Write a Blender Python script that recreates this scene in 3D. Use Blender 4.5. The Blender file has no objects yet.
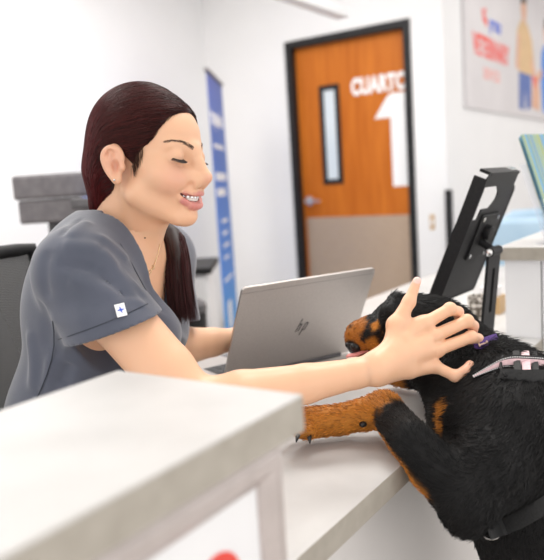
import bpy, bmesh, math, random
import numpy as np
from mathutils import Vector, Matrix

random.seed(4)
RNG = np.random.default_rng(7)
S = bpy.context.scene
COL = S.collection
A3 = lambda *v: np.array(v, float)

# ------------------------------------------------------------------ camera
YAW, PITCH, ROLL = math.radians(34.19), math.radians(7.64), math.radians(-3.68)
FPX = 704.0
cf = A3(-math.sin(YAW)*math.cos(PITCH), math.cos(YAW)*math.cos(PITCH), -math.sin(PITCH))
r0 = A3(math.cos(YAW), math.sin(YAW), 0)
u0 = np.cross(r0, cf)
cr = math.cos(ROLL)*r0 + math.sin(ROLL)*u0
cu = np.cross(cr, cf)
CAMP = A3(0, 0, 1.16)
cam = bpy.data.cameras.new('camera')
camo = bpy.data.objects.new('camera', cam)
COL.objects.link(camo)
mw = Matrix.Identity(4)
for i in range(3):
    mw[i][0], mw[i][1], mw[i][2], mw[i][3] = cr[i], cu[i], -cf[i], CAMP[i]
camo.matrix_world = mw
cam.sensor_width = 36
cam.sensor_fit = 'AUTO'
cam.lens = FPX/560*36
cam.clip_start = .02
cam.dof.use_dof = True
cam.dof.focus_distance = 1.1
cam.dof.aperture_fstop = 3.6
S.camera = camo

# ------------------------------------------------------------------ world, lights, exposure
world = bpy.data.worlds.new('world')
S.world = world
world.use_nodes = True
world.node_tree.nodes['Background'].inputs[0].default_value = (1.0, .975, .955, 1)
world.node_tree.nodes['Background'].inputs[1].default_value = 1.15
S.view_settings.view_transform = 'Standard'
S.view_settings.look = 'None'
S.view_settings.gamma = 1
S.view_settings.use_curve_mapping = False
S.view_settings.exposure = .45
try:
    S.cycles.use_denoising = True
    S.cycles.max_bounces = 8
except Exception:
    pass


def area(name, loc, size, watts, color=(1, .97, .93), parent=None):
    l = bpy.data.lights.new(name, 'AREA')
    l.shape = 'RECTANGLE'
    l.size, l.size_y = size
    l.energy = watts
    l.color = color
    o = bpy.data.objects.new(name, l)
    COL.objects.link(o)
    o.location = loc
    if parent:
        o.parent = parent
    return o


CEIL_Z = 2.8
TROFFERS = [(-.5, .55), (-2.1, .9), (-.55, 1.9), (-2.1, 2.9), (-2.9, 1.9), (-.6, 5.2), (-.6, 7.4)]
LIGHT_W = [2, 13, 22, 20, 16, 6, 6]


def measured(px, py, dist):
    """world position of a point measured in the photograph at a distance along the optical axis"""
    d = cr*((px-272)/FPX) - cu*((py-280)/FPX) + cf
    return CAMP + d*dist


# ------------------------------------------------------------------ materials
MATS = {}


def principled(name, color, rough=.5, metal=0., **kw):
    m = bpy.data.materials.new(name)
    m.use_nodes = True
    b = m.node_tree.nodes['Principled BSDF']
    b.inputs['Base Color'].default_value = (*color, 1)
    b.inputs['Roughness'].default_value = rough
    b.inputs['Metallic'].default_value = metal
    for k, v in kw.items():
        b.inputs[k.replace('_', ' ')].default_value = v
    MATS[name] = m
    return m


def noise_color(m, c1, c2, scale=8, detail=6, lo=.35, hi=.65, stretch=(1, 1, 1), bump=0., bscale=None, coord='Object'):
    nt = m.node_tree
    b = nt.nodes['Principled BSDF']
    tc = nt.nodes.new('ShaderNodeTexCoord')
    mp = nt.nodes.new('ShaderNodeMapping')
    mp.inputs['Scale'].default_value = stretch
    nt.links.new(tc.outputs[coord], mp.inputs[0])
    n = nt.nodes.new('ShaderNodeTexNoise')
    n.inputs['Scale'].default_value = scale
    n.inputs['Detail'].default_value = detail
    nt.links.new(mp.outputs[0], n.inputs['Vector'])
    r = nt.nodes.new('ShaderNodeValToRGB')
    r.color_ramp.elements[0].position = lo
    r.color_ramp.elements[1].position = hi
    r.color_ramp.elements[0].color = (*c1, 1)
    r.color_ramp.elements[1].color = (*c2, 1)
    nt.links.new(n.outputs[0], r.inputs[0])
    nt.links.new(r.outputs[0], b.inputs['Base Color'])
    if bump:
        n2 = n
        if bscale:
            n2 = nt.nodes.new('ShaderNodeTexNoise')
            n2.inputs['Scale'].default_value = bscale
            n2.inputs['Detail'].default_value = 4
            nt.links.new(mp.outputs[0], n2.inputs['Vector'])
        bp = nt.nodes.new('ShaderNodeBump')
        bp.inputs['Strength'].default_value = bump
        bp.inputs['Distance'].default_value = .002
        nt.links.new(n2.outputs[0], bp.inputs['Height'])
        nt.links.new(bp.outputs[0], b.inputs['Normal'])
    return m


def attr_color(m, name='col', socket='Base Color'):
    nt = m.node_tree
    a = nt.nodes.new('ShaderNodeAttribute')
    a.attribute_name = name
    nt.links.new(a.outputs['Color'], nt.nodes['Principled BSDF'].inputs[socket])
    return m


wall_m = noise_color(principled('wall_paint', (.86, .86, .86), .7), (.81, .805, .81), (.83, .825, .83), 3, bump=.03, bscale=180)
ceil_m = noise_color(principled('ceiling_tile', (.85, .85, .84), .8), (.80, .80, .79), (.88, .88, .87), 60)
floor_m = noise_color(principled('floor_vinyl', (.5, .47, .44), .35), (.46, .43, .40), (.56, .53, .5), 4)
lam_m = noise_color(principled('stone_laminate', (.7, .69, .67), .42), (.50, .49, .48), (.60, .59, .58), 9, 8, .3, .7, bump=.05, bscale=120)
edge_shade_m = noise_color(principled('stone_laminate_edge_shade', (.5, .48, .45), .5), (.37, .335, .285), (.44, .405, .35), 45, 6, .3, .7)  # darker laminate copy: shade on the upright edges put into the colour
panel_m = noise_color(principled('panel_laminate', (.78, .75, .73), .45), (.77, .74, .72), (.80, .77, .75), 5)
white_m = noise_color(principled('white_laminate', (.85, .85, .86), .4), (.83, .83, .85), (.87, .87, .88), 5)
wood_m = noise_color(principled('door_veneer', (.5, .2, .05), .45, Specular_IOR_Level=.2), (.46, .115, .010), (.60, .175, .020), 3, 8, .3, .7, (7, 7, .7))
steel_m = noise_color(principled('brushed_steel', (.55, .5, .44), .42, .3), (.46, .34, .245), (.53, .40, .295), 30, 4, .3, .7, (1, 1, 12))
black_m = noise_color(principled('black_paint', (.012, .012, .013), .55, Specular_IOR_Level=.3), (.010, .010, .011), (.018, .018, .019), 20)
blackmetal_m = noise_color(principled('black_powder_coat', (.012, .012, .013), .5, Specular_IOR_Level=.25), (.009, .009, .010), (.014, .014, .015), 200, bump=.12)
chrome_m = principled('chrome', (.75, .75, .75), .18, 1.)
glasspane_m = noise_color(principled('frosted_glass', (.70, .76, .80), .15), (.66, .73, .78), (.74, .80, .84), 3)
poster_m = noise_color(principled('poster_stock', (.66, .63, .64), .5), (.64, .61, .62), (.68, .65, .66), 4)
white_print = principled('white_print', (.9, .9, .9), .5)
red_print = principled('red_print', (.80, .07, .05), .5)
redsoft_print = principled('pale_red_print', (.85, .35, .30), .5)
blue_print = principled('blue_print', (.03, .10, .60), .5)
lap_m = noise_color(principled('laptop_aluminium', (.5, .46, .44), .36, .6), (.49, .45, .43), (.53, .49, .465), 300, 3, bump=.02)
key_m = noise_color(principled('key_plastic', (.03, .03, .035), .5), (.03, .03, .03), (.04, .04, .045), 40)
screen_m = principled('dark_glass', (.01, .01, .012), .08)
grey_plastic = noise_color(principled('grey_plastic', (.13, .13, .14), .5), (.08, .076, .08), (.11, .104, .11), 30)
grey2_plastic = noise_color(principled('mid_grey_plastic', (.2, .2, .21), .5), (.125, .115, .122), (.16, .148, .155), 30)
blue_screen = principled('blue_display', (.04, .12, .6), .2)
blue_screen.node_tree.nodes['Principled BSDF'].inputs['Emission Color'].default_value = (.05, .15, .8, 1)
blue_screen.node_tree.nodes['Principled BSDF'].inputs['Emission Strength'].default_value = .5
acrylic_m = principled('clear_acrylic', (.86, .88, 1.), .06, Alpha=.16)
skyblue_m = noise_color(principled('pale_blue_plastic', (.45, .62, .78), .4), (.42, .60, .76), (.48, .65, .80), 8)
tan_m = noise_color(principled('pale_wood', (.6, .4, .2), .5), (.52, .33, .15), (.66, .46, .25), 6, stretch=(1, 8, 1))
speckle_m = noise_color(principled('speckled_stone', (.5, .45, .4), .6), (.10, .08, .06), (.75, .70, .64), 90, 4, .42, .58)

skin_m = attr_color(principled('skin', (.75, .5, .38), .42, Subsurface_Weight=.12, Subsurface_Scale=.006))
skin_m.node_tree.nodes['Principled BSDF'].inputs['Subsurface Radius'].default_value = (1., .35, .2)
nt = skin_m.node_tree
_tc = nt.nodes.new('ShaderNodeTexCoord')
_n = nt.nodes.new('ShaderNodeTexNoise')
_n.inputs['Scale'].default_value = 260
nt.links.new(_tc.outputs['Object'], _n.inputs['Vector'])
_b = nt.nodes.new('ShaderNodeBump')
_b.inputs['Strength'].default_value = .06
_b.inputs['Distance'].default_value = .002
nt.links.new(_n.outputs[0], _b.inputs['Height'])
nt.links.new(_b.outputs[0], nt.nodes['Principled BSDF'].inputs['Normal'])

scrub_m = noise_color(principled('scrub_cloth', (.06, .07, .095), .75, Sheen_Weight=.4, Sheen_Roughness=.5),
                      (.064, .073, .104), (.082, .091, .128), 14, 5, .3, .7, bump=.12, bscale=900)
seam_m = noise_color(principled('scrub_stitching', (.03, .036, .05), .8), (.028, .034, .048), (.036, .043, .06), 50)
hair_m = attr_color(principled('dark_red_hair', (.03, .012, .012), .45, Specular_IOR_Level=.16))
hairbase_m = noise_color(principled('hair_underlayer', (.018, .008, .008), .55), (.012, .006, .006), (.030, .011, .011), 12, 6, .3, .7, (1, 1, .3))
lash_m = noise_color(principled('lash_hair', (.02, .012, .01), .6), (.018, .010, .008), (.03, .018, .014), 90)
brow_m = noise_color(principled('brow_hair', (.07, .035, .02), .7), (.06, .03, .018), (.09, .045, .028), 90)
tooth_m = noise_color(principled('tooth_enamel', (.85, .80, .74), .25), (.82, .77, .70), (.88, .84, .79), 60)
fur_m = attr_color(principled('dog_coat', (.01, .01, .011), .6, Specular_IOR_Level=.2))
furs_m = attr_color(principled('dog_coat_strands', (.012, .012, .013), .45, Specular_IOR_Level=.25))
web_m = noise_color(principled('black_webbing', (.012, .012, .013), .7), (.010, .010, .010), (.020, .020, .021), 400, bump=.3)
pink_m = noise_color(principled('pink_webbing', (.75, .52, .55), .7), (.70, .47, .50), (.80, .58, .60), 200, bump=.2)
thread_m = principled('white_reflective_thread', (.85, .85, .85), .4)
purple_m = noise_color(principled('purple_collar_cloth', (.10, .045, .22), .7), (.08, .035, .18), (.13, .06, .27), 150)
bone_m = principled('bone_print', (.62, .42, .33), .7)
nose_m = noise_color(principled('dog_nose_leather', (.008, .008, .009), .35), (.006, .006, .006), (.014, .013, .013), 300, bump=.3)
tongue_m = noise_color(principled('tongue', (.75, .28, .25), .3), (.70, .24, .22), (.80, .33, .30), 60)
claw_m = principled('claw_horn', (.012, .011, .011), .3)
gold_m = principled('gold', (.8, .6, .35), .25, 1.)


# ------------------------------------------------------------------ object helpers
def tag(o, label=None, cat=None, group=None, kind=None):
    if label:
        o['label'] = label
    if cat:
        o['category'] = cat
    if group:
        o['group'] = group
    if kind:
        o['kind'] = kind
    return o


def empty(name, loc, label, cat, rz=0., group=None):
    o = bpy.data.objects.new(name, None)
    COL.objects.link(o)
    o.location = loc
    o.rotation_euler = (0, 0, rz)
    o.empty_display_size = .05
    tag(o, label, cat, group)
    return o


def link_mesh(name, me, mat, parent=None, world=True, smooth=None):
    if mat is not None:
        me.materials.append(mat)
    o = bpy.data.objects.new(name, me)
    COL.objects.link(o)
    if smooth is not None:
        me.polygons.foreach_set('use_smooth', [smooth]*len(me.polygons))
    if parent is not None:
        o.parent = parent
        if world:
            bpy.context.view_layer.update()
            o.matrix_parent_inverse = parent.matrix_world.inverted()
    return o


class MB:
    """collects shapes; build() links them as one mesh"""
    def __init__(s):
        s.bm = bmesh.new()

    def box(s, lo, hi, bevel=0., M=None, seg=2):
        lo, hi = A3(*lo), A3(*hi)
        g = bmesh.ops.create_cube(s.bm, size=1)
        vs = g['verts']
        c = (lo+hi)/2
        d = hi-lo
        for v in vs:
            v.co = Vector((c[0]+v.co.x*d[0], c[1]+v.co.y*d[1], c[2]+v.co.z*d[2]))
        if bevel:
            es = list({e for v in vs for e in v.link_edges})
            r = bmesh.ops.bevel(s.bm, geom=es, offset=bevel, segments=seg, profile=.5, affect='EDGES')
            vs = list({v for v in r['verts']} | {v for v in vs if v.is_valid})
        if M is not None:
            bmesh.ops.transform(s.bm, matrix=M, verts=vs)
        return s

    def prism(s, pts, h0, h1, M=None):
        """polygon in xy extruded from z=h0 to h1"""
        a = [s.bm.verts.new((p[0], p[1], h0)) for p in pts]
        b = [s.bm.verts.new((p[0], p[1], h1)) for p in pts]
        n = len(pts)
        s.bm.faces.new(list(reversed(a)))
        s.bm.faces.new(b)
        for i in range(n):
            s.bm.faces.new((a[i], a[(i+1) % n], b[(i+1) % n], b[i]))
        if M is not None:
            bmesh.ops.transform(s.bm, matrix=M, verts=a+b)
        return s

    def tube(s, pts, radii, n=10, closed=False, cap=True, flat=None):
        pts = [A3(*p) for p in pts]
        if np.isscalar(radii):
            radii = [radii]*len(pts)
        rings = []
        N = len(pts)
        up = A3(0, 0, 1)
        prev = None
        for i, p in enumerate(pts):
            if closed:
                t = pts[(i+1) % N]-pts[i-1]
            else:
                t = pts[min(i+1, N-1)]-pts[max(i-1, 0)]
            t = t/(np.linalg.norm(t)+1e-12)
            if prev is None:
                a = np.cross(t, up)
                if np.linalg.norm(a) < .1:
                    a = np.cross(t, A3(1, 0, 0))
            else:
                a = prev-t*(prev@t)
            a = a/np.linalg.norm(a)
            prev = a
            b = np.cross(t, a)
            fb = 1. if flat is None else flat
            rings.append([s.bm.verts.new(tuple(p+radii[i]*(math.cos(q)*a+fb*math.sin(q)*b)))
                          for q in [2*math.pi*k/n for k in range(n)]])
        m = N if closed else N-1
        for i in range(m):
            A, B = rings[i], rings[(i+1) % N]
            for k in range(n):
                s.bm.faces.new((A[k], A[(k+1) % n], B[(k+1) % n], B[k]))
        if cap and not closed:
            s.bm.faces.new(list(reversed(rings[0])))
            s.bm.faces.new(rings[-1])
        return s

    def cyl(s, p0, p1, r, n=24, bevel=0.):
        p0, p1 = A3(*p0), A3(*p1)
        if bevel:
            d = (p1-p0)/np.linalg.norm(p1-p0)
            return s.tube([p0, p0+d*1e-5, p0+d*bevel, p1-d*bevel, p1-d*1e-5, p1], [r-bevel, r-bevel*.98, r, r, r-bevel*.98, r-bevel], n)
        return s.tube([p0, p1], r, n)

    def sphere(s, c, r, M=None, u=20, v=12, scale=(1, 1, 1)):
        g = bmesh.ops.create_uvsphere(s.bm, u_segments=u, v_segments=v, radius=1)
        for q in g['verts']:
            q.co = Vector((q.co.x*r*scale[0], q.co.y*r*scale[1], q.co.z*r*scale[2]))
        if M is not None:
            bmesh.ops.transform(s.bm, matrix=M, verts=g['verts'])
        for q in g['verts']:
            q.co += Vector(tuple(c))
        return s

    def strip(s, rows):
        """rows of points -> quads"""
        R = [[s.bm.verts.new(tuple(p)) for p in r] for r in rows]
        for a, b in zip(R[:-1], R[1:]):
            for k in range(len(a)-1):
                s.bm.faces.new((a[k], a[k+1], b[k+1], b[k]))
        return s

    def build(s, name, mat, parent=None, world=True, smooth=None, M=None):
        bmesh.ops.recalc_face_normals(s.bm, faces=s.bm.faces[:])
        if M is not None:
            s.bm.transform(M)
        me = bpy.data.meshes.new(name)
        if smooth == 'auto':
            for f in s.bm.faces:
                f.smooth = True
            for e in s.bm.edges:
                if len(e.link_faces) == 2 and e.calc_face_angle(0) > .6:
                    e.smooth = False
        s.bm.to_mesh(me)
        s.bm.free()
        return link_mesh(name, me, mat, parent, world, True if smooth is True else None)


def frame_matrix(o, x, y, z):
    m = Matrix.Identity(4)
    for i in range(3):
        m[i][0], m[i][1], m[i][2], m[i][3] = x[i], y[i], z[i], o[i]
    return m


def lettering(name, text, size, mat, parent, M, bold=0., depth=.0006, spacing=1., align='LEFT', xscale=1.):
    c = bpy.data.curves.new(name, 'FONT')
    c.body = text
    c.size = size
    c.offset = bold
    c.extrude = depth
    c.space_character = spacing
    c.align_x = align
    t = bpy.data.objects.new('tmp', c)
    COL.objects.link(t)
    dg = bpy.context.evaluated_depsgraph_get()
    me = bpy.data.meshes.new_from_object(t.evaluated_get(dg))
    bpy.data.objects.remove(t)
    me.transform(Matrix.Diagonal((xscale, 1, 1, 1)))
    me.transform(M)
    me.name = name
    me.materials.clear()
    return link_mesh(name, me, mat, parent)


# ------------------------------------------------------------------ implicit surfaces
class SDF:
    def __init__(s, lo, hi, res):
        s.lo = A3(*lo)
        s.res = res
        n = np.ceil((A3(*hi)-s.lo)/res).astype(int)+1
        s.n = n
        s.ax = [(s.lo[i]+np.arange(n[i])*res).astype(np.float32) for i in range(3)]
        s.a = np.full(n, .3, np.float32)

    def like(s):
        q = SDF(s.lo, s.lo+s.res, s.res)
        q.n, q.ax = s.n, s.ax
        q.a = np.full(s.n, .3, np.float32)
        return q

    def sl(s, lo, hi):
        i0 = np.maximum(np.floor((lo-s.lo)/s.res).astype(int), 0)
        i1 = np.minimum(np.ceil((hi-s.lo)/s.res).astype(int)+1, s.n)
        if (i1 <= i0).any():
            return None
        q = tuple(slice(i0[k], i1[k]) for k in range(3))
        return q, (s.ax[0][q[0]][:, None, None], s.ax[1][q[1]][None, :, None], s.ax[2][q[2]][None, None, :])

    def put(s, fn, lo, hi, k, op):
        pad = k+4*s.res
        r = s.sl(lo-pad, hi+pad)
        if r is None:
            return s
        q, P = r
        d = fn(*P).astype(np.float32)
        a = s.a[q]
        if op == '+':
            h = np.maximum(k-np.abs(a-d), 0)/max(k, 1e-9)
            s.a[q] = np.minimum(a, d)-h*h*k*.25
        elif op == '-':
            d = -d
            h = np.maximum(k-np.abs(a-d), 0)/max(k, 1e-9)
            s.a[q] = np.maximum(a, d)+h*h*k*.25
        elif op == '&':
            h = np.maximum(k-np.abs(a-d), 0)/max(k, 1e-9)
            s.a[q] = np.maximum(a, d)+h*h*k*.25
        elif op == 'b':
            s.a[q] = a+d
        return s

    def cone(s, p0, p1, ra, rb, k=.01, op='+'):
        p0, p1 = A3(*p0), A3(*p1)
        v = p1-p0
        L2 = float(v@v)+1e-12

        def fn(X, Y, Z):
            x, y, z = X-p0[0], Y-p0[1], Z-p0[2]
            t = np.clip((x*v[0]+y*v[1]+z*v[2])/L2, 0, 1)
            return np.sqrt((x-t*v[0])**2+(y-t*v[1])**2+(z-t*v[2])**2)-(ra+(rb-ra)*t)
        R = max(ra, rb)
        return s.put(fn, np.minimum(p0, p1)-R, np.maximum(p0, p1)+R, k, op)

    def chain(s, pts, radii, k=.01, op='+'):
        for i in range(len(pts)-1):
            s.cone(pts[i], pts[i+1], radii[i], radii[i+1], k if i == 0 else min(k, .006) if op == '+' else k, op)
        return s

    def ball(s, p, r, k=.01, op='+'):
        return s.cone(p, A3(*p)+1e-6, r, r, k, op)

    def ell(s, c, rad, B=None, k=.01, op='+'):
        """B rows = local axes"""
        c, rad = A3(*c), A3(*rad)
        B = np.eye(3) if B is None else B

        def fn(X, Y, Z):
            x, y, z = X-c[0], Y-c[1], Z-c[2]
            u = [x*B[i][0]+y*B[i][1]+z*B[i][2] for i in range(3)]
            k0 = np.sqrt(sum((u[i]/rad[i])**2 for i in range(3)))+1e-9
            k1 = np.sqrt(sum((u[i]/rad[i]**2)**2 for i in range(3)))+1e-9
            return k0*(k0-1)/k1
        e = np.sqrt(((B*rad[:, None])**2).sum(0))
        return s.put(fn, c-e, c+e, k, op)

    def bump(s, p0, p1, w, amp):
        """raise (amp>0) or sink the surface along a segment"""
        p0, p1 = A3(*p0), A3(*p1)
        v = p1-p0
        L2 = float(v@v)+1e-12

        def fn(X, Y, Z):
            x, y, z = X-p0[0], Y-p0[1], Z-p0[2]
            t = np.clip((x*v[0]+y*v[1]+z*v[2])/L2, 0, 1)
            d2 = (x-t*v[0])**2+(y-t*v[1])**2+(z-t*v[2])**2
            return -amp*np.exp(-d2/(w*w))*np.clip(1.15-np.abs(2*t-1)**4, 0, 1)
        return s.put(fn, np.minimum(p0, p1)-2.5*w, np.maximum(p0, p1)+2.5*w, 0., 'b')

    def plane_cut(s, p, n, k=.001):
        """remove everything on the +n side"""
        p, n = A3(*p), A3(*n)
        n = n/np.linalg.norm(n)
        d = (s.ax[0][:, None, None]-p[0])*n[0]+(s.ax[1][None, :, None]-p[1])*n[1]+(s.ax[2][None, None, :]-p[2])*n[2]
        s.a = np.maximum(s.a, d.astype(np.float32))
        return s

    def mesh(s):
        a, n = s.a, s.n
        ins = a < 0
        c = [ins[i:n[0]-1+i, j:n[1]-1+j, k:n[2]-1+k] for i in (0, 1) for j in (0, 1) for k in (0, 1)]
        anyv, allv = c[0].copy(), c[0].copy()
        for q in c[1:]:
            anyv |= q
            allv &= q
        I = np.argwhere(anyv & ~allv)
        corner = np.array([(i, j, k) for i in (0, 1) for j in (0, 1) for k in (0, 1)])
        val = np.stack([a[I[:, 0]+o[0], I[:, 1]+o[1], I[:, 2]+o[2]] for o in corner], 1)
        acc = np.zeros((len(I), 3))
        cnt = np.zeros(len(I))
        for p in range(8):
            for q in range(p+1, 8):
                if np.abs(corner[p]-corner[q]).sum() != 1:
                    continue
                va, vb = val[:, p], val[:, q]
                m = (va < 0) != (vb < 0)
                t = va[m]/(va[m]-vb[m])
                acc[m] += corner[p]+t[:, None]*(corner[q]-corner[p])
                cnt[m] += 1
        V = s.lo+(I+acc/cnt[:, None])*s.res
        nn = n-1
        flat = (I[:, 0]*nn[1]+I[:, 1])*nn[2]+I[:, 2]
        quads = []
        for ax in range(3):
            b, d = (ax+1) % 3, (ax+2) % 3
            lo_, hi_ = [slice(None)]*3, [slice(None)]*3
            lo_[ax], hi_[ax] = slice(0, n[ax]-1), slice(1, n[ax])
            A, B = ins[tuple(lo_)], ins[tuple(hi_)]
            E = np.argwhere(A != B)
            E = E[(E[:, b] > 0) & (E[:, d] > 0) & (E[:, b] < n[b]-1) & (E[:, d] < n[d]-1)]
            if not len(E):
                continue
            inside = A[E[:, 0], E[:, 1], E[:, 2]]
            ids = []
            for ob, od in ((0, 0), (1, 0), (1, 1), (0, 1)):
                C = E.copy()
                C[:, b] -= ob
                C[:, d] -= od
                ids.append(np.searchsorted(flat, (C[:, 0]*nn[1]+C[:, 1])*nn[2]+C[:, 2]))
            Q = np.stack(ids, 1)
            Q[inside] = Q[inside][:, ::1]
            Q[~inside] = Q[~inside][:, ::-1]
            quads.append(Q)
        return V, np.concatenate(quads)


def smooth_mesh(V, Q, it=2, lam=.5):
    E = np.concatenate([Q[:, [0, 1]], Q[:, [1, 2]], Q[:, [2, 3]], Q[:, [3, 0]]])
    n = len(V)
    for k in range(it*2):
        f = lam if k % 2 == 0 else -lam*1.04
        acc = np.zeros_like(V)
        cnt = np.zeros(n)
        for d in range(3):
            acc[:, d] = np.bincount(E[:, 0], V[E[:, 1], d], n)+np.bincount(E[:, 1], V[E[:, 0], d], n)
        cnt = np.bincount(E[:, 0], minlength=n)+np.bincount(E[:, 1], minlength=n)
        V = V+f*(acc/np.maximum(cnt, 1)[:, None]-V)
    return V


def clip_mesh(V, Q, keep):
    Q = Q[keep[Q].all(1)]
    used = np.unique(Q)
    re = np.full(len(V), -1)
    re[used] = np.arange(len(used))
    return V[used], re[Q]


def quads_mesh(name, V, Q, mat, parent=None, color=None):
    me = bpy.data.meshes.new(name)
    me.vertices.add(len(V))
    me.vertices.foreach_set('co', np.asarray(V, np.float32).ravel())
    me.loops.add(Q.size)
    me.loops.foreach_set('vertex_index', Q.astype(np.int32).ravel())
    me.polygons.add(len(Q))
    me.polygons.foreach_set('loop_start', np.arange(0, Q.size, 4, dtype=np.int32))
    me.update(calc_edges=True)
    me.validate()
    if color is not None:
        at_ = me.attributes.new('col', 'FLOAT_COLOR', 'POINT')
        c4 = np.concatenate([color, np.ones((len(color), 1))], 1).astype(np.float32)
        at_.data.foreach_set('color', c4.ravel())
    return link_mesh(name, me, mat, parent, smooth=True)


def normals_of(V, Q):
    fn = np.cross(V[Q[:, 2]]-V[Q[:, 0]], V[Q[:, 3]]-V[Q[:, 1]])
    N = np.zeros_like(V)
    for k in range(4):
        for d in range(3):
            N[:, d] += np.bincount(Q[:, k], fn[:, d], len(V))
    return N/(np.linalg.norm(N, axis=1)[:, None]+1e-12)


def strands(name, P, R, mat, parent, color=None):
    """P: (n, m, 3) polylines, R: (m,) or (n, m) radii -> hair curves object"""
    n, m = P.shape[:2]
    hc = bpy.data.hair_curves.new(name)
    hc.add_curves([m]*n)
    hc.attributes['position'].data.foreach_set('vector', P.astype(np.float32).ravel())
    ra = hc.attributes.get('radius') or hc.attributes.new('radius', 'FLOAT', 'POINT')
    ra.data.foreach_set('value', np.broadcast_to(R, (n, m)).astype(np.float32).ravel())
    if color is not None:
        ca = hc.attributes.new('col', 'FLOAT_COLOR', 'CURVE')
        ca.data.foreach_set('color', np.concatenate([color, np.ones((n, 1))], 1).astype(np.float32).ravel())
    hc.materials.append(mat)
    o = bpy.data.objects.new(name, hc)
    COL.objects.link(o)
    if parent is not None:
        o.parent = parent
        bpy.context.view_layer.update()
        o.matrix_parent_inverse = parent.matrix_world.inverted()
    return o


def mix(a, b, t):
    return a+(b-a)*t


def sstep(x, a, b):
    t = np.clip((x-a)/(b-a), 0, 1)
    return t*t*(3-2*t)
# ------------------------------------------------------------------ setting
def structure(name, mb, mat, **kw):
    o = mb.build(name, mat, **kw)
    o['kind'] = 'structure'
    return o


WX0, WX1, WY = -3.55, -1.624, 4.5       # left wall, passage corner, door wall
DX0, DX1, DTOP = -2.811, -1.844, 2.18   # outside of the door frame
structure('floor', MB().box((-3.7, -1.6, -.1), (2.2, 9.2, 0)), floor_m)
structure('ceiling', MB().box((-3.7, -1.6, CEIL_Z), (2.2, 9.2, CEIL_Z+.1)), ceil_m)
structure('wall_left', MB().box((WX0-.12, -1.6, 0), (WX0, WY+.15, CEIL_Z)), wall_m)
wb = MB()
wb.box((WX0, WY, 0), (DX0+.01, WY+.15, CEIL_Z))
wb.box((DX1-.01, WY, 0), (WX1, WY+.15, CEIL_Z))
wb.box((DX0+.01, WY, DTOP-.01), (DX1-.01, WY+.15, CEIL_Z))
structure('wall_back', wb, wall_m)
structure('wall_right', MB().box((WX1-.15, WY+.15, 0), (WX1, 9.0, CEIL_Z)), wall_m)
structure('wall_far', MB().box((WX1-.15, 9.0, 0), (2.2, 9.12, CEIL_Z)), wall_m)
structure('baseboard_back', MB().box((WX0, WY-.012, 0), (DX0, WY, .1)), grey_plastic)

for i, (x, y) in enumerate(TROFFERS):
    t = empty('ceiling_light', (x, y, CEIL_Z), 'flat white panel light set in the ceiling out of frame', 'ceiling light', group='ceiling panel lights')
    f = MB()
    for a, b in (((-.31, -.61), (.31, -.59)), ((-.31, .59), (.31, .61)), ((-.31, -.59), (-.29, .59)), ((.29, -.59), (.31, .59))):
        f.box((x+a[0], y+a[1], CEIL_Z-.012), (x+b[0], y+b[1], CEIL_Z-.001))
    f.build('frame', white_m, t)
    area('light_panel', (0, 0, -.014), (.56, 1.16), LIGHT_W[i] if i < len(LIGHT_W) else 20, parent=t)

# door with black frame
door = empty('door_1', (mix(DX0, DX1, .5), WY, 0), 'orange-brown wooden door in a black frame marked CUARTO 1', 'door')
door['kind'] = 'structure'
LY = WY+.055                      # face of the leaf


def dpt(x, z):                    # a point measured on the wall face, moved onto the recessed leaf
    k = LY/WY
    return x*k, 1.16+(z-1.16)*k


f = MB()
FW = .05
f.prism([(DX0, 0), (DX0, DTOP), (DX1, DTOP), (DX1, 0), (DX1-FW, 0), (DX1-FW, DTOP-FW), (DX0+FW, DTOP-FW), (DX0+FW, 0)], -WY+.012, -WY-.12,
        Matrix(((1, 0, 0, 0), (0, 0, -1, 0), (0, 1, 0, 0), (0, 0, 0, 1))))
f.build('door_frame', black_m, door)
leaf = MB().box((DX0+FW-.008, LY, .006), (DX1-FW+.008, LY+.045, DTOP-FW+.006)).build('door_leaf', wood_m, door)
kx0, kz = DX0+FW+.02, dpt(0, .905)[1]
MB().box((kx0, LY-.003, .03), (DX1-FW-.02, LY, kz), .001).build('kick_plate', steel_m, door)
wx0, wz1 = dpt(-2.545, 1.835)
wx1, wz0 = dpt(-2.385, 1.142)
g = MB()
for lo, hi in (((wx0, wz0), (wx1, wz0+.035)), ((wx0, wz1-.035), (wx1, wz1)), ((wx0, wz0+.035), (wx0+.035, wz1-.035)), ((wx1-.035, wz0+.035), (wx1, wz1-.035))):
    g.box((lo[0], LY-.014, lo[1]), (hi[0], LY, hi[1]), .003)
g.build('vision_panel_frame', black_m, door)
MB().box((wx0+.03, LY-.004, wz0+.03), (wx1-.03, LY-.001, wz1-.03)).build('vision_panel_glass', glasspane_m, door)
hx, hz = dpt(-2.672, 1.03)
h = MB()
h.cyl((hx, LY, hz), (hx, LY-.012, hz), .032)
h.cyl((hx, LY-.01, hz), (hx, LY-.055, hz), .011)
h.tube([(hx-.012, LY-.052, hz), (hx+.03, LY-.056, hz), (hx+.115, LY-.05, hz-.004)], [.011, .0105, .008], 14)
h.build('lever_handle', principled('satin_nickel', (.8, .79, .77), .3, 1.), door, smooth='auto')
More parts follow.
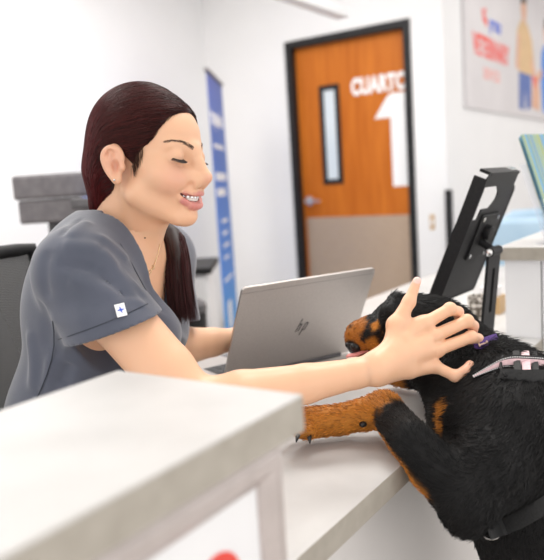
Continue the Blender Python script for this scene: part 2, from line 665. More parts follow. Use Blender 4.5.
# printed words on the leaf: the O of CUARTO runs to the frame
cx, cz = dpt(-2.29, 1.745)
MD = frame_matrix((cx, LY-.0012, cz), (1, 0, 0), (0, 0, 1), (0, -1, 0))
lettering('lettering', 'CUARTO', .150, white_print, door, MD, .0080, spacing=1.05, xscale=.655)
nx1, nz1 = dpt(-1.945, 1.722)
nx0, nz0 = dpt(-2.125, 1.10)
M2 = frame_matrix((0, LY-.0012, 0), (1, 0, 0), (0, 0, 1), (0, -1, 0))
MB().prism([(nx0, nz1-.16), (nx0+.10, nz1-.02), (nx0+.13, nz1), (DX1-FW-.005, nz1), (DX1-FW-.005, nz0), (nx0+.12, nz0), (nx0+.12, nz1-.16)], 0, .0006, M2).build('numeral', white_print, door)
MB().box((DX0+FW, LY-.012, 0), (DX1-FW, LY+.06, .006)).build('threshold', steel_m, door)

# things on those walls
sw = empty('light_switch', (-1.735, WY, .86), 'small tan switch plate on the white wall right of the door', 'light switch')
MB().box((-1.752, WY-.006, .80), (-1.72, WY, .90), .002).build('plate', tan_m, sw)
MB().box((-1.743, WY-.012, .83), (-1.729, WY-.005, .87), .002).build('rocker', white_m, sw)
gd = MB().box((WX1-.012, WY-.03, .45), (WX1+.035, WY-.002, 1.06), .006).build('corner_guard', black_m)
tag(gd, 'narrow black upright guard strip at the wall corner right of the door', 'corner guard')

# poster on the passage wall
PX = WX1+.024
po = empty('wall_poster', (WX1, 6.5, 2.0), 'large white wall poster with red VETERINARY lettering and two people', 'poster')
MB().box((WX1, 4.86, 1.605), (PX, 8.2, 2.72), .004).build('board', poster_m, po)
MP = frame_matrix((PX+.0006, 0, 0), (0, 1, 0), (0, 0, 1), (1, 0, 0))


def on_poster(name, text, y, z, size, mat, bold=.003, xs=1., spacing=1.):
    M = frame_matrix((PX+.0006, y, z), (0, 1, 0), (0, 0, 1), (1, 0, 0))
    return lettering(name, text, size, mat, po, M, bold, xscale=xs, spacing=spacing)


on_poster('lettering', 'VETERINARY', 5.02, 1.985, .205, red_print, .007, .76)
on_poster('lettering', 'SERVICES', 5.24, 1.83, .115, redsoft_print, .001, .82, 1.1)
on_poster('logo_lettering', 'petco', 5.42, 2.20, .15, blue_print, .005, .85)
lg = MB()
for (y, z, r) in ((5.29, 2.26, .035), (5.34, 2.235, .03), (5.26, 2.30, .02), (5.32, 2.315, .02)):
    lg.cyl((PX, y, z), (PX+.0012, y, z), r, 16)
lg.build('logo_mark', red_print, po)
flat = lambda n, c: noise_color(principled(n, c, .6), tuple(q*.93 for q in c), tuple(min(1, q*1.05) for q in c), 12)
pskin, pshirt, pjean = flat('printed_skin', (.72, .42, .28)), flat('printed_tan_shirt', (.70, .48, .26)), flat('printed_denim', (.10, .16, .42))
pscrub, phair, pred = flat('printed_blue_scrubs', (.03, .22, .70)), flat('printed_dark_hair', (.035, .02, .015)), flat('printed_red', (.75, .10, .08))


def blob(cy, cz, ry, rz, n=22):
    return [(cy+ry*math.cos(2*math.pi*k/n), cz+rz*math.sin(2*math.pi*k/n)) for k in range(n)]


pic = [('printed_man_trousers', pjean, [[(6.22, 1.98), (6.62, 2.0), (6.60, 1.70), (6.45, 1.66), (6.40, 1.85), (6.36, 1.66), (6.20, 1.67)]]),
       ('printed_man_shirt', pshirt, [[(6.18, 2.30), (6.30, 2.40), (6.50, 2.40), (6.66, 2.28), (6.74, 2.05), (6.62, 1.97), (6.22, 1.97)]]),
       ('printed_man_skin', pskin, [blob(6.40, 2.50, .085, .11), [(6.12, 2.0), (6.18, 2.28), (6.27, 2.26), (6.22, 1.98)], [(6.62, 2.15), (6.78, 2.02), (6.74, 1.95), (6.60, 2.06)]]),
       ('printed_man_hair', phair, [[(6.31, 2.52), (6.32, 2.63), (6.40, 2.665), (6.49, 2.62), (6.49, 2.54), (6.42, 2.57)]]),
       ('printed_dog', pskin, [[(6.62, 1.70), (6.66, 1.90), (6.74, 2.0), (6.86, 1.98), (6.92, 1.84), (6.90, 1.68)]]),
       ('printed_bandana', pred, [[(6.64, 1.98), (6.84, 1.96), (6.74, 1.86)]]),
       ('printed_woman_scrubs', pscrub, [[(7.02, 2.22), (7.14, 2.30), (7.34, 2.30), (7.44, 2.16), (7.46, 1.90), (7.60, 1.72), (7.50, 1.66), (7.05, 1.68), (6.98, 1.95)]]),
       ('printed_woman_skin', pskin, [blob(7.20, 2.42, .08, .10), [(6.84, 2.0), (7.02, 2.08), (7.03, 2.0), (6.86, 1.93)]]),
       ('printed_woman_hair', phair, [[(7.13, 2.46), (7.17, 2.55), (7.27, 2.55), (7.34, 2.45), (7.36, 2.12), (7.28, 2.10), (7.26, 2.42)]])]
for q, (nm, mt, polys) in enumerate(pic):
    for pl in polys:
        MB().prism(pl, 0, .0006+.0003*q, MP).build(nm, mt, po)

# hanging light bar near the ceiling
pd = empty('pendant_light', (-1.6, 2.9, 2.3), 'slim white light bar hanging from the ceiling above the door', 'pendant light')
e1 = measured(345, 18.5, 3.7)
pz = e1[2]
MB().box((e1[0]-.05, e1[1]-1.5, pz), (e1[0]+.03, e1[1], pz+.05), .004).build('light_bar', white_m, pd)
for yy in (e1[1]-.42, e1[1]-1.25):
    MB().cyl((e1[0]-.01, yy, pz+.05), (e1[0]-.01, yy, CEIL_Z), .008, 10).build('hanger_rod', chrome_m, pd, smooth='auto')


# ------------------------------------------------------------------ counters
HI, LO, T = .98, .76, .033
wt = MB()
wt.prism([(-.394, .46), (-.394, 3.0), (-1.055, 3.0), (-1.055, 1.12), (-.70, .90), (-.70, .46)], LO-T, LO)
o = wt.build('worktop', lam_m)
o.data.materials.append(edge_shade_m)
for p in o.data.polygons:
    if abs(p.normal.z) < .5:
        p.material_index = 1
tag(o, 'low grey stone-look worktop under the laptop and the paw', 'counter')
ba = empty('counter_cabinet', (-.45, 2.2, 0), 'pale panelled base under the low worktop', 'counter base')
MB().box((-.47, .50, .08), (-.445, 2.98, LO-T)).build('front_panel', panel_m, ba)
MB().box((-.50, .50, 0), (-.465, 2.98, .08)).build('toe_kick', grey_plastic, ba)
for y in (1.25, 2.1, 2.9):
    MB().box((-1.02, y, 0), (-.47, y+.02, LO-T)).build('gable', panel_m, ba)


def ledge(name, y0, y1, x0, x1, label):
    b = MB().box((x0, y0, HI-T), (x1, y1, HI), .0015, seg=1)
    o = b.build(name, lam_m)
    o.data.materials.append(edge_shade_m)
    for p in o.data.polygons:
        if abs(p.normal.z) < .5:
            p.material_index = 1
    return tag(o, label, 'counter')


ledge('counter_ledge', -.9, .499, -.540, -.314, 'near raised stone-look ledge in the left foreground')
ledge('counter_ledge', 1.69, 2.9, -.490, -.20, 'far raised stone-look ledge behind the black dog')
k1 = empty('ledge_cabinet', (-.42, -.2, 0), 'white raised counter front carrying the near ledge', 'counter base')
MB().box((-.52, -.88, 0), (-.335, .478, HI-T)).build('body', white_m, k1)
k2 = empty('ledge_cabinet', (-.36, 2.5, 0), 'white end panel rising from the worktop behind the dog', 'counter base')
MB().box((-.478, 1.70, LO+.0005), (-.3955, 2.88, HI-T)).build('upper_panel', white_m, k2)
MB().box((-.392, 1.70, 0), (-.24, 2.88, HI-T)).build('body', white_m, k2)

# snap frame with poster on the near cabinet front
sf = empty('poster_frame', (-.335, .2, .6), 'silver snap frame with a white red-marked sheet under the near ledge', 'poster frame')
FX = -.335
fy0, fy1, fz0, fz1 = -.55, .474, .12, .9425
mb = MB()
prof = [(0, .001), (.0, .010), (.006, .0145), (.016, .0145), (.022, .009), (.027, .006), (.028, .001)]
ring = []
for (oy, oz, sy, sz) in ((fy0, fz0, 1, 1), (fy1, fz0, -1, 1), (fy1, fz1, -1, -1), (fy0, fz1, 1, -1)):
    ring.append([mb.bm.verts.new((FX+h, oy+sy*w, oz+sz*w)) for w, h in prof])
for i in range(4):
    a, b = ring[i], ring[(i+1) % 4]
    for k in range(len(prof)-1):
        mb.bm.faces.new((a[k], a[k+1], b[k+1], b[k]))
silver_m = noise_color(principled('silver_anodised', (.66, .65, .68), .38, .5), (.53, .475, .455), (.59, .53, .51), 30)
mb.build('frame', silver_m, sf)
MB().box((FX, fy0+.02, fz0+.02), (FX+.0025, fy1-.02, fz1-.02)).build('sheet', white_m, sf)
MB().cyl((FX+.0025, .388, .852), (FX+.0035, .388, .852), .030, 32).build('printed_red_dot', red_print, sf)

# ------------------------------------------------------------------ laptop
lap = empty('laptop', (-.858, 1.07, LO), 'open silver laptop seen from behind on the low worktop', 'laptop')
ld = A3(math.cos(math.radians(66.87)), math.sin(math.radians(66.87)), 0)
ln = A3(ld[1], -ld[0], 0)
op = math.radians(26.8)
lu = A3(0, 0, 1)*math.cos(op)+ln*math.sin(op)
lback = np.cross(ld, lu)
if lback @ ln < 0:
    lback = -lback
LW, LH = .325, .218
hz0 = LO+.021
hinge0 = A3(-.858, 1.07, hz0)
ML = frame_matrix(hinge0, ld, lu, lback)      # lid plane: x along the hinge, y up the lid


def rounded(w, h, r, n=5):
    pts = []
    for cx_, cy_, a0 in ((w-r, h-r, 0), (r, h-r, 90), (r, .002, 180), (w-r, .002, 270)):
        rr = r if cy_ > .01 else .002
        cx2 = cx_ if cy_ > .01 else (w-.002 if cx_ > w/2 else .002)
        for k in range(n+1):
            a = math.radians(a0+90*k/n)
            pts.append((cx2+rr*math.cos(a), cy_+rr*math.sin(a)))
    return pts


MB().prism(rounded(LW, LH, .010), -.0045, .0, ML).build('screen_lid', lap_m, lap)
MB().prism([(.0, LH-.013), (LW, LH-.013), (LW, LH-.0126), (0, LH-.0126)], 0, .0003, ML).build('antenna_line', grey2_plastic, lap)
MB().prism([(.006, .012), (LW-.006, .012), (LW-.006, LH-.006), (.006, LH-.006)], -.0055, -.0043, ML).build('screen', screen_m, lap)
# slanted strokes of the emblem on the lid
lg = MB()
sl = .36
ex, ey, es = .168, .098, .0021


def stroke(x, y0, y1):
    lg.prism([(ex+x+sl*y0, ey+y0), (ex+x+es+sl*y0, ey+y0), (ex+x+es+sl*y1, ey+y1), (ex+x+sl*y1, ey+y1)], 0, .0005, ML)


for x, y0, y1 in ((-.014, -.010, .021), (-.0075, -.010, .0085), (.001, -.020, .010), (.0075, -.0085, .010)):
    stroke(x, y0, y1)
lg.prism([(ex-.014+es+sl*.0085, ey+.0065), (ex-.0075+sl*.0085, ey+.0065), (ex-.0075+es+sl*.0085, ey+.0085), (ex-.014+es+sl*.0085, ey+.0085)], 0, .0005, ML)
lg.prism([(ex+.001+es+sl*.010, ey+.008), (ex+.0075+sl*.010, ey+.008), (ex+.0075+es+sl*.010, ey+.010), (ex+.001+es+sl*.010, ey+.010)], 0, .0005, ML)
lg.prism([(ex+.001+es-sl*.0085, ey-.0085), (ex+.0075+es-sl*.0085, ey-.0085), (ex+.0075+es-sl*.0068, ey-.0068), (ex+.001+es-sl*.0068, ey-.0068)], 0, .0005, ML)
lg.build('emblem', noise_color(principled('dark_chrome', (.05, .05, .055), .2, .8), (.045, .045, .05), (.06, .06, .065), 40), lap)
MBb = frame_matrix(A3(-.858, 1.07, LO), ld, -ln, A3(0, 0, 1))   # base: y towards the user
MB().box((0, .004, .003), (LW, .222, .0175), .003, MBb).build('base', lap_m, lap)
MB().box((.018, .03, .0176), (LW-.018, .125, .0182), 0, MBb).build('keyboard_deck', grey2_plastic, lap)
kb = MB()
for r in range(6):
    for c in range(15):
        x0 = .021+c*.0189
        kb.box((x0, .033+r*.0152, .0182), (x0+.0158, .033+r*.0152+.0125, .0192), 0, MBb)
kb.build('keys', key_m, lap)
MB().box((.105, .142, .0175), (.220, .208, .0179), 0, MBb).build('trackpad', grey2_plastic, lap)
MB().cyl(hinge0+ld*.03-A3(0, 0, .001), hinge0+ld*(LW-.03)-A3(0, 0, .001), .005, 14).build('hinge', grey_plastic, lap, smooth='auto')
for x in (.03, LW-.03):
    for y in (.03, .19):
        MB().box((x-.01, y-.004, 0), (x+.01, y+.004, .0035), 0, MBb).build('rubber_foot', black_m, lap)

# ------------------------------------------------------------------ tablet stand
ts = empty('tablet_stand', (-.42, 1.27, LO), 'black metal tablet stand leaning on the worktop behind the hand', 'tablet stand')
ta = math.radians(86.715)
td = A3(math.cos(ta), math.sin(ta), 0)                # across, towards the camera
tn0 = A3(td[1], -td[0], 0)
to = math.radians(23.356)
tu = A3(0, 0, 1)*math.cos(to)+tn0*math.sin(to)        # up the slab
tb = np.cross(td, tu)                                 # one face normal
TW, TH = .19, .28
TBL = A3(-.533, 1.378, .905)
if tb @ (CAMP-TBL) < 0:
    tb = -tb
MT = frame_matrix(TBL, td, tu, tb)
#  tray: back plate with a notch cut near the top far corner, and folded side walls
mb = MB()
mb.prism([(0, 0), (TW, 0), (TW, TH-.035), (TW-.012, TH-.032), (TW-.012, TH), (.012, TH), (0, TH-.012), (0, TH-.030), (.075, TH-.030), (.095, TH-.046), (.095, TH-.060), (.075, TH-.078), (.034, TH-.078), (.030, TH-.100), (0, TH-.100)], .010, .0125, MT)
mb.build('back_plate', blackmetal_m, ts)
mb = MB()
mb.prism([(-.002, 0), (.004, 0), (.004, TH-.014), (-.002, TH-.014)], -.014, .0135, MT)
mb.prism([(TW-.004, 0), (TW+.002, 0), (TW+.002, TH-.04), (TW-.004, TH-.04)], -.012, .0135, MT)
mb.prism([(.012, TH-.006), (TW-.010, TH-.006), (TW-.010, TH), (.012, TH)], -.012, .0135, MT)
mb.prism([(0, -.004), (TW, -.004), (TW, 0), (0, 0)], -.012, .0135, MT)
mb.build('enclosure_rim', blackmetal_m, ts)
MB().box((TW-.05, TH-.004, -.010), (TW-.014, TH+.003, .008), .001, MT).build('lock_clip', chrome_m, ts)
MB().box((.050, .088, .0125), (.150, .190, .0165), .003, MT).build('mount_plate', blackmetal_m, ts)
for (x, y) in ((.060, .098), (.140, .098), (.060, .180), (.140, .180)):
    MB().cyl(A3(*(MT @ Vector((x, y, .016)))), A3(*(MT @ Vector((x, y, .0190)))), .0050, 14).build('screw', chrome_m, ts, smooth='auto')
MB().cyl(A3(*(MT @ Vector((.100, .150, .016)))), A3(*(MT @ Vector((.100, .150, .030)))), .016, 24, .003).build('boss', blackmetal_m, ts, smooth='auto')
# hinge knuckle, arm with a slot and foot
K = A3(*(MT @ Vector((.095, .120, .050))))
mb = MB()
mb.cyl(K-td*.028, K+td*.028, .010, 24, .002)
mb.cyl(A3(*(MT @ Vector((.095, .128, .012)))), K, .008, 18)
mb.build('hinge_knuckle', blackmetal_m, ts, smooth='auto')
for sgn in (-1, 1):
    MB().cyl(K+td*sgn*.028, K+td*sgn*.036, .0082, 18, .002).build('hinge_bolt', chrome_m, ts, smooth='auto')
foot = A3(-.455, 1.450, LO)
au = K-foot
aw = td
an = np.cross(aw, au/np.linalg.norm(au))
al = np.linalg.norm(au)
MA = frame_matrix(foot, aw, au/al, an)
mb = MB()
w = .034
mb.prism([(-w, .0), (-.008, 0), (-.008, al), (-w, al)], -.003, .003, MA)
mb.prism([(.008, .0), (w, 0), (w, al), (.008, al)], -.003, .003, MA)
mb.prism([(-.008, 0), (.008, 0), (.008, al*.45), (-.008, al*.45)], -.003, .003, MA)
mb.prism([(-.008, al*.85), (.008, al*.85), (.008, al), (-.008, al)], -.003, .003, MA)
mb.build('slotted_arm', blackmetal_m, ts)
MB().box((foot[0]-.05, foot[1]-.05, LO), (foot[0]+.03, foot[1]+.07, LO+.006), .003).build('foot_plate', blackmetal_m, ts)

# ------------------------------------------------------------------ small things along the counter
bh = empty('brochure_holder', (-.335, 1.795, HI), 'clear acrylic brochure holder standing on the far ledge', 'brochure holder', math.radians(72))
acr = bpy.data.objects
def hb(name, lo, hi, mat=acrylic_m):
    MB().box(lo, hi, .0008, seg=1).build(name, mat, bh, world=False)
hb('base_plate', (-.075, -.05, .0), (.075, .06, .003))
MB().box((-.075, -.0015, 0), (.075, .0015, .20), .0006, Matrix.Translation((0, .035, .003)) @ Matrix.Rotation(math.radians(-19), 4, 'X'), 1).build('back_sheet', acrylic_m, bh, world=False)
MB().box((-.075, -.0015, 0), (.075, .0015, .105), .0006, Matrix.Translation((0, .002, .003)) @ Matrix.Rotation(math.radians(-19), 4, 'X'), 1).build('front_sheet', acrylic_m, bh, world=False)
for sx in (-.0765, .0735):
    hb('side_sheet', (sx, .0, .003), (sx+.003, .04, .085))


def brochure(i):
    cols = [(.20, .32, .13), (.08, .22, .52), (.34, .40, .16), (.12, .33, .62), (.24, .36, .22), (.07, .16, .40)]
    m = principled('brochure_print_%d' % i, (.1, .25, .5), .45)
    n = m.node_tree
    tc = n.nodes.new('ShaderNodeTexCoord')
    mp = n.nodes.new('ShaderNodeMapping')
    mp.inputs['Scale'].default_value = (1, .001, .001)
    wv = n.nodes.new('ShaderNodeTexNoise')
    wv.inputs['Scale'].default_value = 55+9*i
    wv.inputs['Detail'].default_value = 3
    cr_ = n.nodes.new('ShaderNodeValToRGB')
    cr_.color_ramp.interpolation = 'CONSTANT'
    for k, c in enumerate(cols):
        e = cr_.color_ramp.elements[k] if k < 2 else cr_.color_ramp.elements.new(.5)
    for k, c in enumerate(cols):
        cr_.color_ramp.elements[k].position = (0, .36, .44, .50, .57, .66)[k]
        cr_.color_ramp.elements[k].color = (*cols[(k+i) % 6], 1)
    n.links.new(tc.outputs['Object'], mp.inputs[0])
    n.links.new(mp.outputs[0], wv.inputs['Vector'])
    n.links.new(wv.outputs[0], cr_.inputs[0])
    n.links.new(cr_.outputs[0], n.nodes['Principled BSDF'].inputs['Base Color'])
    lab = ['front brochure with green and blue stripes in the clear holder', 'middle blue and green striped brochure in the clear holder',
           'rear striped brochure against the holder back'][i]
    b = MB()
    b.box((-.068+.004*i, 0, 0), (.068+.002*i, .0016, .272-.004*i), .0004, seg=1)
    ob = b.build('brochure', m)
    ob.data.materials.append(white_m)
    ob.data.materials.append(flat_navy)
    tag(ob, lab, 'brochure', 'striped brochures in the clear holder')
    ob.matrix_world = bh.matrix_basis @ Matrix.Translation((0, .011+.007*i, .006)) @ Matrix.Rotation(math.radians(-19), 4, 'X')
    return ob


flat_navy = flat('navy_print', (.04, .05, .18))
bpy.context.view_layer.update()
for i in range(3):
    ob = brochure(i)
    b = MB()
    b.box((-.066+.004*i, -.0006, .085), (.066+.002*i, -.0001, .105))
    b.build('printed_band', white_m, ob, world=False)
    b = MB()
    b.box((-.066+.004*i, -.0006, .012), (.066+.002*i, -.0001, .084))
    b.build('printed_panel', flat_navy, ob, world=False)

p = measured(489, 309, 2.02)
wbx = empty('card_box', (p[0], p[1], LO), 'small pale wooden box behind the black tablet stand', 'box')
mb = MB()
mb.box((p[0]-.03, p[1]-.03, LO), (p[0]+.04, p[1]+.03, LO+.012), .002)
mb.box((p[0]-.03, p[1]-.03, LO+.012), (p[0]-.024, p[1]+.03, LO+.05), .001)
mb.box((p[0]+.034, p[1]-.03, LO+.012), (p[0]+.04, p[1]+.03, LO+.05), .001)
mb.box((p[0]-.024, p[1]-.03, LO+.012), (p[0]+.034, p[1]-.024, LO+.05), .001)
mb.box((p[0]-.024, p[1]+.024, LO+.012), (p[0]+.034, p[1]+.03, LO+.05), .001)
mb.build('tray', tan_m, wbx)
MB().box((p[0]-.02, p[1]-.02, LO+.012), (p[0]+.03, p[1]+.02, LO+.075)).build('card_stack', white_m, wbx)
p = measured(480, 300, 1.75)
cup = empty('pen_cup', (p[0], p[1], LO), 'speckled brown and white stone cup beside the tablet stand', 'cup')
mb = MB()
pr = [(0, 0), (.026, 0), (.030, .004), (.030, .095), (.0285, .0965), (.027, .095), (.027, .008), (0, .008)]
R = []
for r, z in pr:
    R.append([(p[0]+r*math.cos(2*math.pi*k/28), p[1]+r*math.sin(2*math.pi*k/28), LO+z) for k in range(29)])
mb.strip(R)
bmesh.ops.remove_doubles(mb.bm, verts=mb.bm.verts[:], dist=1e-5)
mb.build('cup_body', speckle_m, cup, smooth='auto')

# ------------------------------------------------------------------ things behind the counter
# floor-standing copier
cpo = measured(6, 178, 2.6)
cp = empty('copier', (cpo[0]+.173, cpo[1]+.248, 0), 'dark grey office copier against the white wall behind the woman', 'copier', math.radians(34))
cp.scale = (.68, 1, 1)
bx = lambda n, lo, hi, m, bv=.008: MB().box(lo, hi, bv).build(n, m, cp, world=False)
zt = cpo[2]
bx('scanner_lid', (-.31, -.26, zt-.085), (.31, .26, zt), grey2_plastic, .012)
bx('scanner_body', (-.295, -.25, zt-.17), (.295, .25, zt-.087), grey2_plastic, .010)
bx('control_panel', (.02, -.36, zt-.125), (.29, -.252, zt-.09), grey_plastic)
MB().box((.08, -.35, zt-.0895), (.24, -.27, zt-.088)).build('display', blue_screen, cp, world=False)
bx('neck', (-.22, -.10, zt-.33), (.26, .25, zt-.172), grey_plastic)
bx('output_tray', (-.29, -.25, zt-.36), (.29, .25, zt-.33), grey_plastic)
bx('cabinet', (-.29, -.25, .04), (.29, .25, zt-.362), grey2_plastic, .012)
for z in (.12, .30, .48):
    if z+.15 < zt-.37:
        bx('paper_drawer', (-.275, -.262, z), (.275, -.2505, z+.155), grey_plastic, .004)
for sx in (-.24, .24):
    for sy in (-.2, .2):
        MB().cyl((sx, sy, 0), (sx, sy, .045), .025, 16).build('caster', black_m, cp, world=False, smooth='auto')

# white side table with dark top
tp = measured(200, 269, 3.2)
st = empty('side_table', (tp[0]-.2, tp[1]+.2, 0), 'white cabinet with a dark top behind the blue banner', 'cabinet', math.radians(34))
MB().box((-.6, -.25, tp[2]-.03), (.10, .25, tp[2]), .003).build('tabletop', black_m, st, world=False)
MB().box((-.58, -.23, .06), (.08, .23, tp[2]-.031), .003).build('cabinet_body', white_m, st, world=False)
MB().box((-.56, -.24, .08), (-.19, -.231, tp[2]-.05), .002).build('cabinet_door', white_m, st, world=False)
MB().box((-.185, -.24, .08), (.07, -.231, tp[2]-.05), .002).build('cabinet_door', white_m, st, world=False)
MB().box((-.57, -.21, 0), (.07, .21, .06)).build('plinth', grey_plastic, st, world=False)

# roll-up banner
A_, B_ = measured(206, 70, 4.2), measured(221.5, 86.5, 4.2*1.158)
bd = (B_-A_)*A3(1, 1, 0)
BW = np.linalg.norm(bd)
bd /= BW
bz = (A_[2]+B_[2])/2
bn = A3(bd[1], -bd[0], 0)
bn0 = -1 if bn @ (CAMP-A_) < 0 else 1
bo = A3(A_[0], A_[1], 0)
rb = empty('roll_up_banner', tuple(bo+bd*BW/2), 'tall blue roll-up banner with white lettering near the door', 'banner')
nrm = np.cross(bd, A3(0, 0, 1))
if nrm @ (CAMP-A_) < 0:
    bo = bo+bd*BW
    bd = -bd
    nrm = -nrm
MBN = frame_matrix(bo, bd, A3(0, 0, 1), nrm)
ban_m = principled('banner_print', (.05, .2, .7), .5)
n = ban_m.node_tree
tc = n.nodes.new('ShaderNodeTexCoord')
sp = n.nodes.new('ShaderNodeSeparateXYZ')
n.links.new(tc.outputs['Generated'], sp.inputs[0])
cr_ = n.nodes.new('ShaderNodeValToRGB')
for k in range(2):
    cr_.color_ramp.elements.new(.5)
for k, (ps, c) in enumerate(((0, (.05, .40, .84)), (.3, (.03, .22, .74)), (.7, (.03, .13, .52)), (1, (.07, .12, .46)))):
    cr_.color_ramp.elements[k].position = ps
    cr_.color_ramp.elements[k].color = (*c, 1)
n.links.new(sp.outputs['Z'], cr_.inputs[0])
n.links.new(cr_.outputs[0], n.nodes['Principled BSDF'].inputs['Base Color'])
MB().box((0, .07, -.001), (BW, bz, .001), 0, MBN).build('banner_sheet', ban_m, rb)
MB().box((-.01, bz-.004, -.012), (BW+.01, bz+.018, .012), .003, MBN).build('top_rail', grey2_plastic, rb)
MB().box((-.02, .0, -.09), (BW+.02, .07, .09), .012, MBN).build('base_cassette', silver_m, rb)
MB().cyl(A3(*(MBN @ Vector((BW/2, .06, -.03)))), A3(*(MBN @ Vector((BW/2, bz, -.012)))), .008, 10).build('support_pole', silver_m, rb, smooth='auto')
MLt = lambda x, z: frame_matrix(A3(*(MBN @ Vector((x, z, .0014)))), bd, A3(0, 0, 1), nrm)
lettering('lettering', 'trupanion', BW*.215, white_print, rb, MLt(BW*.06, bz-.30), .004, xscale=.92)
for (x0, x1, z0, hgt) in ((.14, .80, .42, .028), (.12, .84, .60, .05), (.12, .74, .70, .05), (.30, .72, .90, .022), (.30, .68, .98, .022), (.30, .74, 1.06, .022), (.30, .64, 1.14, .022), (.20, .8, 1.28, .022)):
    tl = MB()
    nseg = max(3, int((x1-x0)*10))
    xs = np.linspace(x0, x1, nseg+1)
    for a, b in zip(xs[:-1], xs[1:]):
        tl.box((BW*a, bz-z0-hgt, .001), (BW*(b-.018), bz-z0, .0016), 0, MBN)
    tl.build('printed_text_line', white_print, rb)
MB().box((BW*.3, bz-1.62, .001), (BW*.55, bz-1.44, .0016), 0, MBN).build('printed_panel', white_print, rb)
MB().prism(blob(BW*.72, bz-1.80, BW*.2, .10), .001, .0018, MBN).build('printed_picture', pshirt, rb)

# black bin behind the worktop
p = measured(179, 312, 2.6)
bn_ = empty('waste_bin', (p[0], p[1], 0), 'black bin seen between the woman and the blue banner', 'bin')
mb = MB()
mb.tube([(p[0], p[1], 0), (p[0], p[1], .72)], [.085, .10], 28)
mb.build('bin_body', black_m, bn_, smooth='auto')
MB().tube([(p[0], p[1], .72), (p[0], p[1], .745), (p[0], p[1], .76)], [.103, .103, .08], 28).build('lid', grey_plastic, bn_, smooth='auto')


# two pale blue chairs in the passage
def shell_chair(loc, rz, label):
    t = empty('plastic_chair', loc, label, 'chair', rz, 'pale blue chairs beyond the ledge')
    rows = []
    for (y, z, w) in ((-.21, .44, .20), (-.18, .455, .215), (0, .445, .22), (.17, .45, .22), (.215, .49, .215), (.235, .60, .215), (.25, .72, .21), (.265, .80, .19), (.27, .83, .14)):
        rows.append([(w*u, y+.02*abs(u)**2*(-1 if z > .5 else 0), z+.012*abs(u)**2*(1 if z < .5 else 0)) for u in np.linspace(-1, 1, 11)])
    b = MB().strip(rows)
    o = b.build('seat_shell', skyblue_m, t, world=False, smooth=True)
    md = o.modifiers.new('thick', 'SOLIDIFY')
    md.thickness = .012
    t.scale = (1, 1, 1.13)
    for sx in (-1, 1):
        for sy in (-.18, .18):
            MB().tube([(sx*.15, sy*.9, .435), (sx*.20, sy*1.15, .0)], .011, 12).build('leg', chrome_m, t, world=False, smooth='auto')
    return t


c1, c2 = measured(511, 222, 3.5), measured(530, 217, 4.15)
shell_chair((c1[0]-.05, c1[1]+.0, 0), math.radians(205), 'nearer pale blue plastic chair seen past the tablet stand')
shell_chair((c2[0], c2[1], 0), math.radians(205), 'farther pale blue plastic chair seen through the clear holder')

# office chair behind the woman
oc = empty('office_chair', (-.985, .82, 0), 'black office chair with a mesh back behind the woman', 'chair', math.radians(18-90))
# local: +y is where the sitter faces
mesh_m = principled('chair_mesh', (.03, .03, .03), .7)
n = mesh_m.node_tree
tc = n.nodes.new('ShaderNodeTexCoord')
mp = n.nodes.new('ShaderNodeMapping')
mp.inputs['Rotation'].default_value = (0, math.radians(45), 0)
vor = n.nodes.new('ShaderNodeTexChecker')
vor.inputs['Scale'].default_value = 330
n.links.new(tc.outputs['Object'], mp.inputs[0])
n.links.new(mp.outputs[0], vor.inputs['Vector'])
mul = n.nodes.new('ShaderNodeMath')
mul.operation = 'MULTIPLY_ADD'
mul.inputs[1].default_value = .16
mul.inputs[2].default_value = .84
n.links.new(vor.outputs['Fac'], mul.inputs[0])
n.links.new(mul.outputs[0], n.nodes['Principled BSDF'].inputs['Alpha'])


def bpt(u, v):   # backrest surface: u -1..1, v 0..1
    z = .56+.50*v
    return A3(.235*u*(1-.10*v*v), -.20-.07*v+.045*u*u+.03*math.sin(v*3.0), z)


b = MB().strip([[bpt(u, v) for u in np.linspace(-1, 1, 15)] for v in np.linspace(0, 1, 15)])
b.build('mesh_back', mesh_m, oc, world=False, smooth=True)
loop = [bpt(u, 1) for u in np.linspace(-1, 1, 15)]+[bpt(1, v) for v in np.linspace(.93, .07, 12)]+[bpt(u, 0) for u in np.linspace(1, -1, 15)]+[bpt(-1, v) for v in np.linspace(.07, .93, 12)]
MB().tube(loop, .014, 10, True).build('back_frame', black_m, oc, world=False, smooth=True)
MB().box((-.25, -.20, .40), (.25, .27, .47), .03, seg=4).build('seat', black_m, oc, world=False, smooth='auto')
MB().tube([(0, -.22, .62), (0, -.25, .50), (0, -.17, .39), (0, 0, .38)], [.03, .03, .03, .04], 12).build('back_bracket', black_m, oc, world=False, smooth='auto')
MB().cyl((0, 0, .10), (0, 0, .40), .028).build('gas_lift', grey_plastic, oc, world=False, smooth='auto')
for k in range(5):
    a = 2*math.pi*k/5+.3
    c, s_ = math.cos(a), math.sin(a)
    MB().tube([(0, 0, .11), (.28*c, .28*s_, .075)], [.03, .018], 10).build('star_leg', black_m, oc, world=False, smooth='auto')
    MB().cyl((.28*c-.02*s_, .28*s_+.02*c, .03), (.28*c+.02*s_, .28*s_-.02*c, .03), .03, 16).build('caster', black_m, oc, world=False, smooth='auto')


# ------------------------------------------------------------------ the woman
woman = empty('person', (-.95, .80, .0), 'smiling young woman in grey scrubs reaching over the counter to pet the dog', 'person')


def head_frame(az, pitch, roll):
    a, p, r = map(math.radians, (az, pitch, roll))
    F = A3(math.cos(a)*math.cos(p), math.sin(a)*math.cos(p), -math.sin(p))
    L0 = A3(-math.sin(a), math.cos(a), 0)
    U0 = np.cross(F, L0)
    L = math.cos(r)*L0+math.sin(r)*U0
    return np.array([F, L, np.cross(F, L)])


